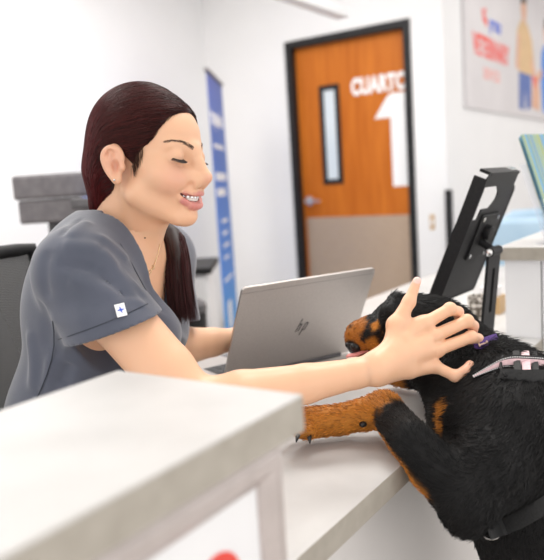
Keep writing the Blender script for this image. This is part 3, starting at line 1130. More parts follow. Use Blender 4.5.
HO = measured(146.5, 165.5, 1.13)
HB = head_frame(9, 5, -2)
h2w = lambda p: HO+np.asarray(p, float)@HB
w2h = lambda p: (np.asarray(p, float)-HO)@HB.T

BF = head_frame(18, 14, 0)            # torso: forward, left, up
shR, shL = measured(79, 272, 1.06), measured(160, 258, 1.34)
elR, wrR = measured(196, 406, 1.02), measured(377, 369, 1.05)
elL, wrL = measured(163, 349, 1.365), measured(243, 338, 1.465)
neckb = measured(118, 243, 1.19)
chest, belly, pelv = measured(112, 305, 1.20), measured(92, 400, 1.22), measured(72, 505, 1.24)
MCP = [measured(424, 324, 1.100), measured(434, 336, 1.098), measured(437, 350, 1.094), measured(434, 366, 1.088)]
PIP = [measured(450, 309, 1.112), measured(467, 321, 1.116), measured(471, 337, 1.110), measured(455, 376, 1.080)]
DIP = [measured(458, 312, 1.128), measured(473, 326, 1.134), measured(478, 339, 1.128), measured(465, 371, 1.083)]
TIP = [measured(459, 318, 1.143), measured(473, 332, 1.150), measured(478, 345, 1.144), measured(470, 364.5, 1.090)]
THB = [measured(391, 352, 1.068), measured(396, 325, 1.085), measured(409, 302, 1.094), measured(417, 281, 1.100)]


def add_arm(s, sh, el, wr, ks=.02):
    up = el-sh
    fo = wr-el
    s.chain([sh, sh+up*.35, sh+up*.75, el], [.048, .0455, .0435, .038], ks)
    s.chain([el, el+fo*.25, el+fo*.6, el+fo*.88, wr], [.0375, .0385, .0290, .0225, .0222], .014)


def add_hand(s):
    wl = mix(MCP[0], MCP[3], .5)-wrR
    acr_ = MCP[3]-MCP[0]
    # palm
    for i in range(4):
        st = wrR+acr_*(-.20+.115*i)
        s.chain([st, mix(st, MCP[i], .55), MCP[i]], [.0140, .0125, .0108], .012)
    s.cone(wrR, mix(MCP[1], MCP[2], .5)*.8+wrR*.2, .017, .011, .015)
    for i in range(4):
        r = (.0098, .0100, .0096, .0086)[i]
        s.chain([MCP[i], PIP[i], DIP[i], TIP[i]], [r*1.06, r*.97, r*.88, r*.78], .004)
        s.ball(PIP[i], r*1.03, .004)
        s.bump(mix(wrR, MCP[i], .45), mix(wrR, MCP[i], .95), .0035, .0012)   # tendons
        s.ball(MCP[i], r*1.14, .006)
    s.chain([wrR+(THB[0]-wrR)*.5, THB[0], THB[1], THB[2], THB[3]], [.016, .0155, .0125, .0098, .0066], .012)
    s.cone(THB[1], MCP[0], .009, .0085, .014)                       # web
    s.ball(THB[1], .0125, .006)


def add_neck(s, conv):
    a, b = h2w((-.016, 0, -.030)), neckb
    s.cone(conv(a), conv(b), .047, .053, .02)
    s.cone(conv(h2w((.012, 0, -.050))), conv(mix(b, chest, .22)+BF[0]*.035), .036, .034, .02)
    for sd in (1, -1):
        s.cone(conv(mix(b, chest, .1)), conv(shR if sd > 0 else shL), .045, .045, .04)
        s.bump(conv(h2w((-.01, sd*.055, -.03))), conv(neckb+BF[0]*.055+BF[1]*sd*.015-BF[2]*.03), .008, .004)


# ---- body: neck, trunk, arms and hand in one surface
lo = np.min([shR, shL, elR, wrR, belly, TIP[1], THB[3], pelv], 0)-.20
hi = np.max([shR, shL, elR, wrR, TIP[1], THB[3], neckb], 0)+.13
sb = SDF(lo, hi, .0034)
sb.ell(chest-BF[0]*.01, (.092, .150, .165), BF, .03)
sb.ell(belly-BF[0]*.01, (.085, .130, .16), BF, .04)
sb.ell(pelv, (.10, .155, .11), BF, .04)
sb.cone(shR, shL, .050, .050, .03)
add_neck(sb, lambda p: p)
add_arm(sb, shR, elR, wrR)
add_hand(sb)
add_arm(sb, shL, elL, wrL)
# clavicle hollow
sb.bump(neckb+BF[0]*.075+BF[1]*.02-BF[2]*.02, neckb+BF[0]*.03+BF[1]*.12+BF[2]*.005, .012, .005)
# left hand resting on the keyboard
lf = (wrL-elL)/np.linalg.norm(wrL-elL)
hand_d = ld*.80-ln*.45+A3(0, 0, -.40)
hand_s = np.cross(hand_d, A3(0, 0, 1))
for i in range(4):
    m = wrL+hand_d*.075+hand_s*(.027-.018*i)
    sb.chain([wrL+hand_s*(.015-.010*i), m, m+hand_d*.035-A3(0, 0, .004), m+hand_d*.058-A3(0, 0, .020)], [.015, .0105, .0088, .0068], .008)
sb.chain([wrL, wrL+hand_d*.035+hand_s*.035-A3(0, 0, .01), wrL+hand_d*.075+hand_s*.05-A3(0, 0, .016)], [.014, .0115, .008], .01)
CUTZ = -.112                      # the head surface is grown finer above this height of the neck
Vb, Qb = sb.mesh()
Vb = smooth_mesh(Vb, Qb, 2)
# hand region gets its own finer surface
HAX = (wrR-elR)/np.linalg.norm(wrR-elR)
HC = wrR-HAX*.018
sh_ = SDF(np.min(MCP+PIP+TIP+THB+[wrR-HAX*.05], 0)-.045, np.max(MCP+PIP+TIP+THB+[wrR-HAX*.05], 0)+.045, .0016)
add_arm(sh_, shR, elR, wrR)
add_hand(sh_)
Vh, Qh = sh_.mesh()
Vh = smooth_mesh(Vh, Qh, 2)
Vh, Qh = clip_mesh(Vh, Qh, ((Vh-HC)@HAX) > -.0035)
Vb, Qb = clip_mesh(Vb, Qb, (((Vb-HC)@HAX) < .0055) | (np.linalg.norm(Vb-wrR, axis=1) > .2))
Vb, Qb = clip_mesh(Vb, Qb, ~((w2h(Vb)[:, 2] > CUTZ+.010) & (np.hypot(w2h(Vb)[:, 0]+.01, w2h(Vb)[:, 1]) < .085)))

# ---- head in its own frame: x forward, y left, z up
hd = SDF((-.115, -.100, -.135), (.135, .100, .150), .0014)
hd.ell((-.010, 0, .043), (.083, .0675, .079), None, .01)
hd.ell((.044, 0, .043), (.0445, .0555, .050), None, .02)
hd.ell((.034, 0, -.014), (.050, .057, .060), None, .02)
for s_ in (1, -1):
    hd.cone((.012, s_*.045, -.045), (.066, s_*.014, -.078), .0185, .0135, .022)
    hd.ball((.056, s_*.040, -.012), .0205, .022)
    hd.ball((.0690, s_*.0335, -.0235), .0175, .016)
    hd.cone((.083, s_*.010, .0265), (.070, s_*.042, .030), .009, .007, .012)
hd.ball((.073, 0, -.038), .0265, .02)
hd.ball((.0785, 0, -.0765), .0150, .014)
hd.ell((.028, 0, -.052), (.046, .040, .028), None, .02)
add_neck(hd, w2h)
for s_ in (1, -1):
    hd.ball((.1035, s_*.0345, .0140), .0158, .014, '-')
    hd.ball((.0735, s_*.0325, .0145), .0134, .004)
# nose
hd.chain([(.0865, 0, .024), (.0965, 0, .004), (.1100, 0, -.0145)], [.0085, .0088, .0085], .016)
hd.ball((.1100, 0, -.0180), .0088, .006)
for s_ in (1, -1):
    hd.ball((.0985, s_*.0105, -.0245), .0082, .010)
    hd.cone((.0830, s_*.0180, -.0130), (.0970, s_*.0080, -.0170), .0090, .0080, .012)
    hd.cone((.100, s_*.0055, -.0315), (.104, s_*.006, -.0265), .0030, .0020, .002, '-')
hd.cone((.0955, 0, -.0300), (.1080, 0, -.0255), .0048, .0050, .004)
# smile folds
for s_ in (1, -1):
    hd.bump((.0985, s_*.0165, -.024), (.0830, s_*.0345, -.046), .0042, -.0030)
    hd.bump((.086, s_*.022, -.0005), (.072, s_*.040, -.0025), .0035, -.0010)
# lips
UL = [(.0705, .0335, -.0365), (.0850, .0240, -.0412), (.0940, .0120, -.0420), (.0972, .0035, -.0414)]
LL = [(.0705, .0335, -.0378), (.0840, .0235, -.0520), (.0910, .0120, -.0592), (.0938, .0035, -.0606)]
for s_ in (1, -1):
    q = [(x, s_*y, z) for x, y, z in UL]
    hd.chain(q, [.0008, .0024, .0036, .0037], .006)
    q = [(x, s_*y, z) for x, y, z in LL]
    hd.chain(q, [.0008, .0036, .0054, .0056], .006)
hd.cone(UL[-1], (.0972, -.0035, -.0414), .0037, .0037, .003)
hd.cone(LL[-1], (.0938, -.0035, -.0606), .0056, .0056, .003)
for s_ in (1, -1):
    q = [(x+.004, s_*y, z) for x, y, z in ((.0700, .0322, -.0372), (.0840, .0225, -.0456), (.0915, .0120, -.0500), (.0935, 0, -.0506))]
    hd.chain(q, [.0014, .0040, .0052, .0054], .0012, '-')
    hd.chain([(x-.010, y*.92, z) for x, y, z in q], [.0014, .0032, .0053, .0056], .0012, '-')
hd.bump((.092, -.012, -.0695), (.092, .012, -.0695), .005, -.0014)
# ears
for s_ in (1, -1):
    E = lambda x, y, z: (.87*x, s_*(.062+.95*(y-.062)), .87*z-.003)
    rim = [(.006, .071, .010), (.004, .073, .022), (-.004, .077, .030), (-.014, .081, .030), (-.022, .084, .022), (-.024, .084, .010), (-.020, .081, -.006), (-.011, .078, -.020)]
    hd.ell(E(-.009, .0735, .007), (.0175, .0062, .0275), None, .006)
    hd.ell(E(-.013, .0765, .015), (.0115, .0055, .0165), None, .004)
    rim = np.array(rim)
    tt = np.linspace(0, len(rim)-1, 40)
    rim = np.stack([np.interp(tt, np.arange(len(rim)), rim[:, c]) for c in range(3)], 1)
    for _ in range(6):
        rim[1:-1] = (rim[:-2]+2*rim[1:-1]+rim[2:])/4
    hd.chain([E(*p) for p in rim], [.0030+.0010*math.sin(math.pi*i/39) for i in range(40)], .003)
    hd.ball(E(-.003, .0745, -.024), .0075, .006)
    hd.ell(E(-.003, .0835, -.002), (.0080, .0090, .0115), None, .003, '-')
    hd.ell(E(-.010, .0835, .017), (.0060, .0045, .0090), None, .003, '-')
    hd.bump(E(-.006, .080, .020), E(-.017, .082, .018), .0035, -.0022)
    hd.chain([E(-.012, .080, .020), E(-.016, .0815, .008), E(-.011, .079, -.010)], [.003, .003, .003], .004)
    hd.ball(E(.0085, .074, -.003), .0045, .005)
Vd, Qd = hd.mesh()
Vd = smooth_mesh(Vd, Qd, 1)
Vd, Qd = clip_mesh(Vd, Qd, (Vd[:, 2] > CUTZ) & ((np.hypot(Vd[:, 0]+.01, Vd[:, 1]) < .092) | (Vd[:, 2] > -.085) | (Vd[:, 0] > .04)))
loc = Vd.copy()
Vd = h2w(Vd)

SK = A3(.84, .495, .312)
base_b = np.tile(SK, (len(Vb), 1))
# hand: pinker knuckles and finger ends
ch = np.tile(SK, (len(Vh), 1))
for p in TIP+DIP+[THB[3]]:
    w_ = np.exp(-(np.linalg.norm(Vh-p, axis=1)/.012)**2)[:, None]
    ch = mix(ch, A3(.74, .37, .29), .5*w_)
for p in PIP+MCP:
    w_ = np.exp(-(np.linalg.norm(Vh-p, axis=1)/.009)**2)[:, None]
    ch = mix(ch, A3(.76, .41, .31), .35*w_)
nn_ = THB[3]-THB[2]
nail_c = THB[3]+(CAMP-THB[3])/np.linalg.norm(CAMP-THB[3])*.005+nn_*.05
w_ = sstep(-np.linalg.norm(Vh-nail_c, axis=1), -.0075, -.0060)[:, None]
ch = mix(ch, A3(.86, .60, .55), .8*w_)
cd = np.tile(SK, (len(loc), 1))


def seg_d(P, a, b):
    a, b = A3(*a), A3(*b)
    v = b-a
    t = np.clip(((P-a)@v)/(v@v), 0, 1)
    return np.linalg.norm(P-a-t[:, None]*v, axis=1)


for s_ in (1, -1):
    w_ = np.exp(-(np.linalg.norm(loc-A3(.074, s_*.038, -.020), axis=1)/.022)**2)[:, None]
    cd = mix(cd, A3(.80, .36, .27), .6*w_)
    w_ = np.exp(-(np.linalg.norm(loc-A3(-.01, s_*.08, .01), axis=1)/.03)**2)[:, None]
    cd = mix(cd, A3(.76, .36, .26), .5*w_)
    w_ = np.exp(-(np.linalg.norm(loc-A3(-.003, s_*.074, -.004), axis=1)/.009)**2)[:, None]
    cd = mix(cd, A3(.62, .25, .17), .6*w_)  # ear hollow: redder skin, with its inner shade painted in darker
    w_ = np.exp(-(np.linalg.norm(loc-A3(.084, s_*.032, .0085), axis=1)/.009)**2)[:, None]
    cd = mix(cd, A3(.60, .34, .26), .3*w_)
w_ = np.exp(-(np.linalg.norm(loc-A3(.118, 0, -.020), axis=1)/.011)**2)[:, None]
cd = mix(cd, A3(.80, .38, .29), .55*w_)
dl = np.full(len(loc), 1.)
for s_ in (1, -1):
    for ch_, offs in ((UL, (.0014, .0027, .0037)), (LL, (.0014, .0042, .0056))):
        for a, b, off in zip(ch_[:-1], ch_[1:], offs):
            dl = np.minimum(dl, seg_d(loc, (a[0], s_*a[1], a[2]), (b[0], s_*b[1], b[2]))-off)
dl = np.minimum(dl, seg_d(loc, (UL[-1][0], .004, UL[-1][2]), (UL[-1][0], -.004, UL[-1][2]))-.0037)
dl = np.minimum(dl, seg_d(loc, (LL[-1][0], .004, LL[-1][2]), (LL[-1][0], -.004, LL[-1][2]))-.0056)
w_ = sstep(-dl, -.0034, -.0010)[:, None]
cd = mix(cd, A3(.66, .22, .21), .85*w_)
inner = (np.hypot(loc[:, 1]/.026, 0) < 1) & (loc[:, 0] < .0925) & (loc[:, 2] < -.044) & (loc[:, 2] > -.060) & (dl > -.003) & (loc[:, 0] > .05)
for s_ in (1, -1):
    q = s_
mouth_d = np.full(len(loc), 1.)
MQ = [(.0690, .0270, -.0405), (.077, .0207, -.0456), (.0845, .0110, -.0500), (.0865, 0, -.0506)]
for s_ in (1, -1):
    for a, b in zip(MQ[:-1], MQ[1:]):
        mouth_d = np.minimum(mouth_d, seg_d(loc, (a[0], s_*a[1], a[2]), (b[0], s_*b[1], b[2])))
w_ = (sstep(-mouth_d, -.0070, -.0060)*(dl > .0004))[:, None]
cd = mix(cd, A3(.16, .04, .035), w_)

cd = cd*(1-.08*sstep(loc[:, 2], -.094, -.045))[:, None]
allV = np.concatenate([Vd, Vb, Vh])
allQ = np.concatenate([Qd, Qb+len(Vd), Qh+len(Vd)+len(Vb)])
allC = np.concatenate([cd, base_b, ch])
quads_mesh('body', allV, allQ, skin_m, woman, allC)

# ---- face details
HM = frame_matrix(HO, HB[0], HB[1], HB[2])


def lid_pt(s_, az, el, r=.0138):
    c = A3(.0735, s_*.0325, .0145)
    a, e = math.radians(az), math.radians(el)
    return c+r*A3(math.cos(e)*math.cos(a), math.sin(a)*math.cos(e), math.sin(e))


for s_ in (1, -1):
    arc = [lid_pt(s_, s_*a, -17-11*math.sin((a+48)/118*math.pi)) for a in np.linspace(-48, 70, 15)]
    MB().tube([h2w(p) for p in arc], [.0003]+[.0008]*6+[.0010]*7+[.0004], 8).build('eyelash_line', lash_m, woman, smooth=True)
    P = []
    for a in np.linspace(-42, 72, 46):
        b0 = lid_pt(s_, s_*a, -17-11*math.sin((a+48)/118*math.pi), .0142)
        o_ = (b0-A3(.0735, s_*.0325, .0145))
        o_ /= np.linalg.norm(o_)
        fl = o_*.0062+A3(0, s_*.0016*(a/50), -.0036)
        P.append([h2w(b0+fl*t+A3(0, 0, .0022*t*t)) for t in (0, .35, .7, 1)])
    strands('eyelashes', np.array(P), A3(.00032, .00028, .0002, .00008), lash_m, woman)
    # upper lid crease
    P, R_ = [], []
    for k in range(260):
        t = RNG.random()
        x0 = mix(A3(.0905, s_*.009, .0270), A3(.0670, s_*.052, .0275), t)
        x0[2] += .0085*math.sin(min(t*1.25, 1)*math.pi*.62)+RNG.normal(0, .0011)*(1-.6*t)
        d_ = A3(-.3, s_*.85, .42-.75*t)
        d_ /= np.linalg.norm(d_)
        P.append([x0+d_*.0052*u for u in (0, .4, .75, 1)])
    P = np.array(P)
    # drop the hairs on the brow surface
    V_, N_ = loc, None
    from mathutils.kdtree import KDTree
    sel = np.where((loc[:, 0] > .05) & (np.abs(loc[:, 2]-.03) < .03))[0]
    kd = KDTree(len(sel))
    for j, q in enumerate(sel):
        kd.insert(loc[q], j)
    kd.balance()
    for i in range(len(P)):
        for j in range(4):
            c_, _, _ = kd.find(P[i, j])
            c_ = A3(*c_)
            P[i, j] = c_+A3(.7, s_*.35, .1)*.0005
    strands('eyebrow', h2w(P.reshape(-1, 3)).reshape(P.shape), A3(.00028, .00025, .0002, .00006), brow_m, woman)

# teeth with braces
arch = lambda a: A3(.0580+.0345*math.cos(a), .0290*math.sin(a), 0)
for k in range(10):
    a = math.radians(-58.5+13*k)
    c = arch(a)
    t = A3(-.0345*math.sin(a), .0300*math.cos(a), 0)
    t /= np.linalg.norm(t)
    nr = np.cross(t, A3(0, 0, 1))
    wdt = (.0068, .0074, .0066, .0078, .0084, .0084, .0078, .0066, .0074, .0068)[k]
    ztop, hgt = -.0430+.0014*abs(math.sin(a)), .0108-.0012*abs(math.sin(a))
    M = frame_matrix(h2w(c), t@HB, nr@HB, HB[2])
    MB().box((-wdt/2, -.0035, ztop-hgt), (wdt/2, .0, ztop), .0012, M, 3).build('tooth', tooth_m, woman, smooth='auto')
    MB().box((-.0016, -.0002, ztop-hgt*.62), (.0016, .0016, ztop-hgt*.26), .0003, M, 1).build('brace_bracket', chrome_m, woman)
MB().tube([h2w(arch(math.radians(a))*A3(1, 1, 0)+A3(.0013*math.cos(math.radians(a)), .0012*math.sin(math.radians(a)), -.0468+.0007*abs(math.sin(math.radians(a))))) for a in np.linspace(-60, 60, 21)], .00035, 6).build('brace_wire', chrome_m, woman, smooth=True)
lower = [h2w(A3(.0535+.034*math.cos(math.radians(a)), .027*math.sin(math.radians(a)), -.0600+.004*abs(math.sin(math.radians(a))))) for a in np.linspace(-55, 55, 15)]
MB().tube(lower, .0032, 8).build('lower_teeth', tooth_m, woman, smooth=True)

# earring, necklace
MB().sphere(h2w((-.0010, -.0822, -.0245)), .0019).build('earring', chrome_m, woman, smooth=True)


# ------------------------------------------------------------------ hair
def poly_sdf(pts):
    pts = [A3(*p) for p in pts]

    def fn(X, Y, Z):
        x, z = np.broadcast_arrays(X+0*Z, Z+0*X)
        d = np.full(x.shape, 1e9)
        sgn = np.ones(x.shape)
        n = len(pts)
        for i in range(n):
            a, b = pts[i], pts[i-1]
            e = b-a
            wx, wz = x-a[0], z-a[1]
            t = np.clip((wx*e[0]+wz*e[1])/(e@e), 0, 1)
            d = np.minimum(d, (wx-t*e[0])**2+(wz-t*e[1])**2)
            c1, c2, c3 = z >= a[1], z < b[1], e[0]*wz > e[1]*wx
            sgn = np.where((c1 & c2 & c3) | (~c1 & ~c2 & ~c3), -sgn, sgn)
        return np.broadcast_to(sgn*np.sqrt(d), np.broadcast_shapes(X.shape, Y.shape, Z.shape))
    return fn


hs = SDF((-.16, -.12, -.16), (.12, .12, .165), .0024)
hs.ell((-.0115, 0, .0445), (.0885, .0730, .0845), None, .01)
hs.ell((.040, 0, .047), (.0460, .0575, .0525), None, .02)
hs.ell((-.048, 0, .000), (.047, .056, .058), None, .03)
nape = w2h(measured(108, 203, 1.17))
hs.chain([(-.062, -.004, -.02), tuple(nape)], [.044, .030], .03)
hs.put(poly_sdf([(.086, .081), (.0755, .085), (.0685, .075), (.0605, .058), (.0490, .0375), (.0330, .0270), (.0235, .0150), (.0190, -.004), (.0145, .004),
                 (.006, .016), (-.010, .026), (-.020, .010), (-.023, -.012), (-.030, -.045), (-.042, -.085), (-.075, -.16), (-.20, -.16), (-.20, .20), (.12, .20), (.12, .09)]),
       A3(-.16, -.12, -.16), A3(.12, .12, .165), .004, '&')
Vs, Qs = hs.mesh()
Vs = smooth_mesh(Vs, Qs, 2)
Ns = normals_of(Vs, Qs)
hair_o = quads_mesh('hair', h2w(Vs), Qs, hairbase_m, woman)
okd = np.where((np.linalg.norm((Vs-A3(-.012, 0, .043))/A3(.083, .067, .079), axis=1) > .97) | (Vs[:, 2] < -.02))[0]
okd = okd[(Ns[okd]*(Vs[okd]-A3(-.01, 0, .02))).sum(1) > 0]
kd = KDTree(len(okd))
for j, q in enumerate(okd):
    kd.insert(Vs[q], j)
kd.balance()


def flow(p):
    a = float(sstep(p[0], -.075, .01))
    side = -1 if p[1] < .012 else 1
    T1 = A3(-.115, side*.072, .020)
    T2 = A3(nape[0]-.01, nape[1]+side*.02, nape[2]-.06)
    d1, d2 = T1-p, T2-p
    d = a*d1/np.linalg.norm(d1)+(1-a)*d2/np.linalg.norm(d2)
    if p[1]*side < .03 and p[2] > .06:
        d = d+A3(0, side*.75, .0)*(1-abs(p[1])/.035)
    return d/np.linalg.norm(d)


roots = okd[RNG.choice(len(okd), 8000, replace=True)]
front = okd[(Vs[okd][:, 0] > .015) & (Vs[okd][:, 2] > -.01)]
roots = np.concatenate([roots, front[RNG.choice(len(front), 3400, replace=True)]])
P, C_ = [], []
for r in roots:
    p = Vs[r].copy()
    if w2h(h2w(p))[2] < nape[2]:
        continue
    off = RNG.uniform(.0004, .0022)
    jit = RNG.normal(0, .06, 3)
    line = []
    stp = RNG.uniform(.008, .0125)
    for k in range(9):
        c_, j, _ = kd.find(p)
        n_ = Ns[okd[j]]
        p = A3(*c_)
        line.append(p+n_*off)
        d = flow(p)+jit
        d = d-n_*(d@n_)
        p = p+d/(np.linalg.norm(d)+1e-9)*stp
    P.append(line)
    back = float(sstep(-line[0][0], -.05, .06))
    base = mix(A3(.026, .011, .009), A3(.062, .010, .012), back*.7+.3*RNG.random())
    C_.append(base*RNG.uniform(.3, 1.6)*A3(1.15, .62, .62))
P = np.array(P)
strands('hair_strands', h2w(P.reshape(-1, 3)).reshape(P.shape), A3(.00025, .00042, .00042, .00042, .00042, .00042, .0004, .0003, .0001), hair_m, hair_o, np.array(C_))
# baby hairs in front of the ear
P, C_ = [], []
for k in range(70):
    t = RNG.random()
    p0 = mix(A3(.034, -.0625, .026), A3(.019, -.0640, -.002), t)+RNG.normal(0, .0012, 3)
    d_ = A3(-.15+.25*RNG.random(), 0, -1)
    ln_ = RNG.uniform(.010, .024)
    P.append([p0+d_*ln_*u+A3(0, .004*u, 0) for u in (0, .33, .66, 1)])
    C_.append(A3(.06, .028, .018)*RNG.uniform(.6, 1.3))
P = np.array(P)
strands('sideburn_hairs', h2w(P.reshape(-1, 3)).reshape(P.shape), A3(.00030, .00026, .0002, .00006), hair_m, hair_o, np.array(C_))

# the length drawn over the far shoulder
g = [measured(*q) for q in ((112, 204, 1.19), (132, 222, 1.262), (158, 226, 1.262), (172, 236, 1.235), (177, 256, 1.215), (179, 280, 1.205), (181, 300, 1.20), (184, 318, 1.20))]
core = MB().tube(g[:-1]+[g[-1]], [.024, .022, .019, .017, .0165, .015, .011, .002], 14)
core.build('ponytail', hairbase_m, woman, smooth=True)
G = np.array(g)
P, C_ = [], []
for k in range(1500):
    a, rr = RNG.uniform(0, 2*math.pi), math.sqrt(RNG.uniform(.25, 1))
    fl = RNG.uniform(.82, 1.04)
    wv = RNG.normal(0, .0016, 3)
    line = []
    for i, t in enumerate(np.linspace(0, 1, 12)):
        u = t*7*fl
        j = min(int(u), 6)
        fr = u-j
        c_ = mix(G[j], G[j+1], fr)
        w_ = (.024, .023, .021, .0190, .0190, .0185, .0180, .0150)[j]
        spread = 1.0+.35*max(0, t-.7)
        line.append(c_+cr*(w_*rr*math.cos(a)*spread)+cf*(w_*.75*rr*math.sin(a))+wv*t*2)
    P.append(line)
    C_.append(mix(A3(.030, .013, .012), A3(.050, .014, .016), RNG.random())*RNG.uniform(.5, 1.6))
strands('ponytail_strands', np.array(P), A3(*([.0006]*9), .0005, .00035, .0001), hair_m, bpy.data.objects['ponytail'], np.array(C_))

# ------------------------------------------------------------------ scrub top
cuR = measured(113, 328, 1.045)
cuL = measured(170, 318, 1.36)
ss = SDF(np.min([shR, shL, pelv, cuR, cuL, belly], 0)-.20, np.max([shR, shL, cuR, cuL, neckb], 0)+.12, .0028)
ss.ell(chest+BF[0]*.004, (.100, .163, .180), BF, .03)
ss.ell(measured(92, 300, 1.22), (.100, .145, .16), BF, .04)
ss.ell(belly+BF[0]*.003, (.108, .150, .18), BF, .04)
ss.ell(pelv, (.125, .17, .13), BF, .05)
ss.cone(shR, shL, .060, .060, .03)
ss.cone(mix(neckb, chest, .12), shR, .056, .056, .04)
ss.cone(mix(neckb, chest, .12), shL, .056, .056, .04)
ss.ell(measured(80, 412, 1.24), (.108, .150, .13), BF, .05)
ss.ball(measured(150, 335, 1.14), .050, .05)
ss.ball(measured(160, 330, 1.26), .048, .05)
sv = ss.like()
r_pair = ((.060, .082), (.056, .058))
cuffs = []
for sh0, cu0, q, r0_, r1_, rc in ((shR, cuR, measured(123, 354, 1.05), .060, .082, .067), (shL, cuL, measured(168, 345, 1.362), .056, .058, .050)):
    n_ = (q-cu0)/np.linalg.norm(q-cu0)
    one = ss.like()
    ax_ = (cu0-sh0)/np.linalg.norm(cu0-sh0)
    one.cone(sh0, cu0+ax_*.06, r0_, r1_, .001)
    one.plane_cut(cu0, n_)
    sv.a = np.minimum(sv.a, one.a)
    cuffs.append((cu0, n_, ax_, rc))
h_ = np.maximum(.022-np.abs(ss.a-sv.a), 0)/.022
ss.a = np.minimum(ss.a, sv.a)-h_*h_*.022*.25
for cu0, n_, ax_, rc in cuffs:
    L_ = np.linalg.norm(cu0-(shR if cu0 is cuR else shL))
    rr_ = lambda u: r_pair[0 if cu0 is cuR else 1][0]+(r_pair[0 if cu0 is cuR else 1][1]-r_pair[0 if cu0 is cuR else 1][0])*(L_+u)/(L_+.06)-.0088
    ss.cone(cu0+ax_*.06, cu0-ax_*.045, rr_(.06), rr_(-.045), .003, '-')
# open neck and V
NB = lambda x, y, z: neckb+BF[0]*x+BF[1]*y+BF[2]*z
ss.cone(NB(-.012, 0, .02), NB(.02, 0, .12), .060, .085, .006, '-')
vpts = [(-.080, .10), (-.078, .025), (-.062, -.045), (-.012, -.132), (-.003, -.132), (.045, -.045), (.067, .035), (.07, .10)]


def vee(X, Y, Z):
    x, y, z = X-neckb[0], Y-neckb[1], Z-neckb[2]
    u = x*BF[0][0]+y*BF[0][1]+z*BF[0][2]
    v = x*BF[1][0]+y*BF[1][1]+z*BF[1][2]
    w = x*BF[2][0]+y*BF[2][1]+z*BF[2][2]
    d = np.full(v.shape, 1e9)
    sgn = np.ones(v.shape)
    for i in range(len(vpts)):
        a, b = A3(*vpts[i]), A3(*vpts[i-1])
        e = b-a
        p_, q_ = v-a[0], w-a[1]
        t = np.clip((p_*e[0]+q_*e[1])/(e@e), 0, 1)
        d = np.minimum(d, (p_-t*e[0])**2+(q_-t*e[1])**2)
        c1, c2, c3 = w >= a[1], w < b[1], e[0]*q_ > e[1]*p_
        sgn = np.where((c1 & c2 & c3) | (~c1 & ~c2 & ~c3), -sgn, sgn)
    return np.maximum(sgn*np.sqrt(d), -(u-.005))


ss.put(vee, NB(0, 0, 0)-.20, NB(0, 0, 0)+.20, .003, '-')


def hit(field, px, py, t0=.7, t1=1.7):
    """where the line of sight of a measured point meets a surface"""
    d = measured(px, py, 1.)-CAMP
    for t in np.arange(t0, t1, .0012):
        p = CAMP+d*t
        i = np.round((p-field.lo)/field.res).astype(int)
        if (i < 0).any() or (i >= field.n).any():
            continue
        if field.a[tuple(i)] < 0:
            return p
    return None


folds = [  # (from, to, width, height) measured on the cloth
    ((62, 246), (100, 250), .009, .0032), ((100, 250), (140, 292), .009, .0030), ((58, 262), (96, 270), .008, -.0030), ((96, 270), (132, 300), .008, -.0030),
    ((68, 280), (118, 296), .010, .0026), ((60, 300), (108, 309), .009, -.0009), ((118, 262), (146, 300), .007, -.0026), ((98, 236), (128, 262), .007, .0024),
    ((52, 318), (88, 322), .010, .0022), ((50, 250), (48, 300), .011, -.0026), ((40, 300), (46, 350), .012, -.0030), ((30, 330), (34, 392), .012, .0028),
    ((52, 356), (44, 396), .010, .0028), ((70, 362), (62, 384), .009, -.0026), ((160, 320), (185, 342), .010, .0024), ((165, 345), (184, 360), .010, -.0024),
    ((88, 222), (70, 238), .008, .0028), ((80, 218), (62, 236), .006, -.0022), ((125, 300), (146, 306), .006, .0018)]
for a, b, w_, h__ in folds:
    pa, pb = hit(ss, *a), hit(ss, *b)
    if pa is None or pb is None or np.linalg.norm(pa-pb) > .2:
        continue
    ss.bump(pa, pb, w_*1.05, h__*(2.5 if h__ > 0 else 1.8))
Vc, Qc = ss.mesh()
Vc = smooth_mesh(Vc, Qc, 5)
scrub_o = quads_mesh('scrub_top', Vc, Qc, scrub_m, woman)

# stitched hem lines, side seam, placket
cu0, n_, ax_, rc = cuffs[0]


def on_cloth(pts, rad, name, mat, lift=.0006):
    q = []
    for p in pts:
        h = hit(ss, *p)
        if h is not None and (not q or np.linalg.norm(h-q[-1]) < .06):
            q.append(h+(CAMP-h)/np.linalg.norm(CAMP-h)*lift)
    if len(q) > 2:
        q = [mix(q[max(i-1, 0)], q[min(i+1, len(q)-1)], .5)*.5+q[i]*.5 for i in range(len(q))]
        return MB().tube(q, rad, 6).build(name, mat, scrub_o, smooth=True)


on_cloth([(x, 339-(x-60)*.36-.0016*(x-60)*(105-x)*(-.6)) for x in range(57, 150, 4)], .0006, 'hem_stitching', seam_m, .0022)
on_cloth([(52, 318), (54, 330), (55, 345), (52, 360), (47, 375), (41, 390), (35, 402)], .0009, 'side_seam', seam_m, .0026)
on_cloth([(118, 240), (127, 254), (134, 268), (141, 281), (148, 294)], .0007, 'neckline_stitching', seam_m, .0020)

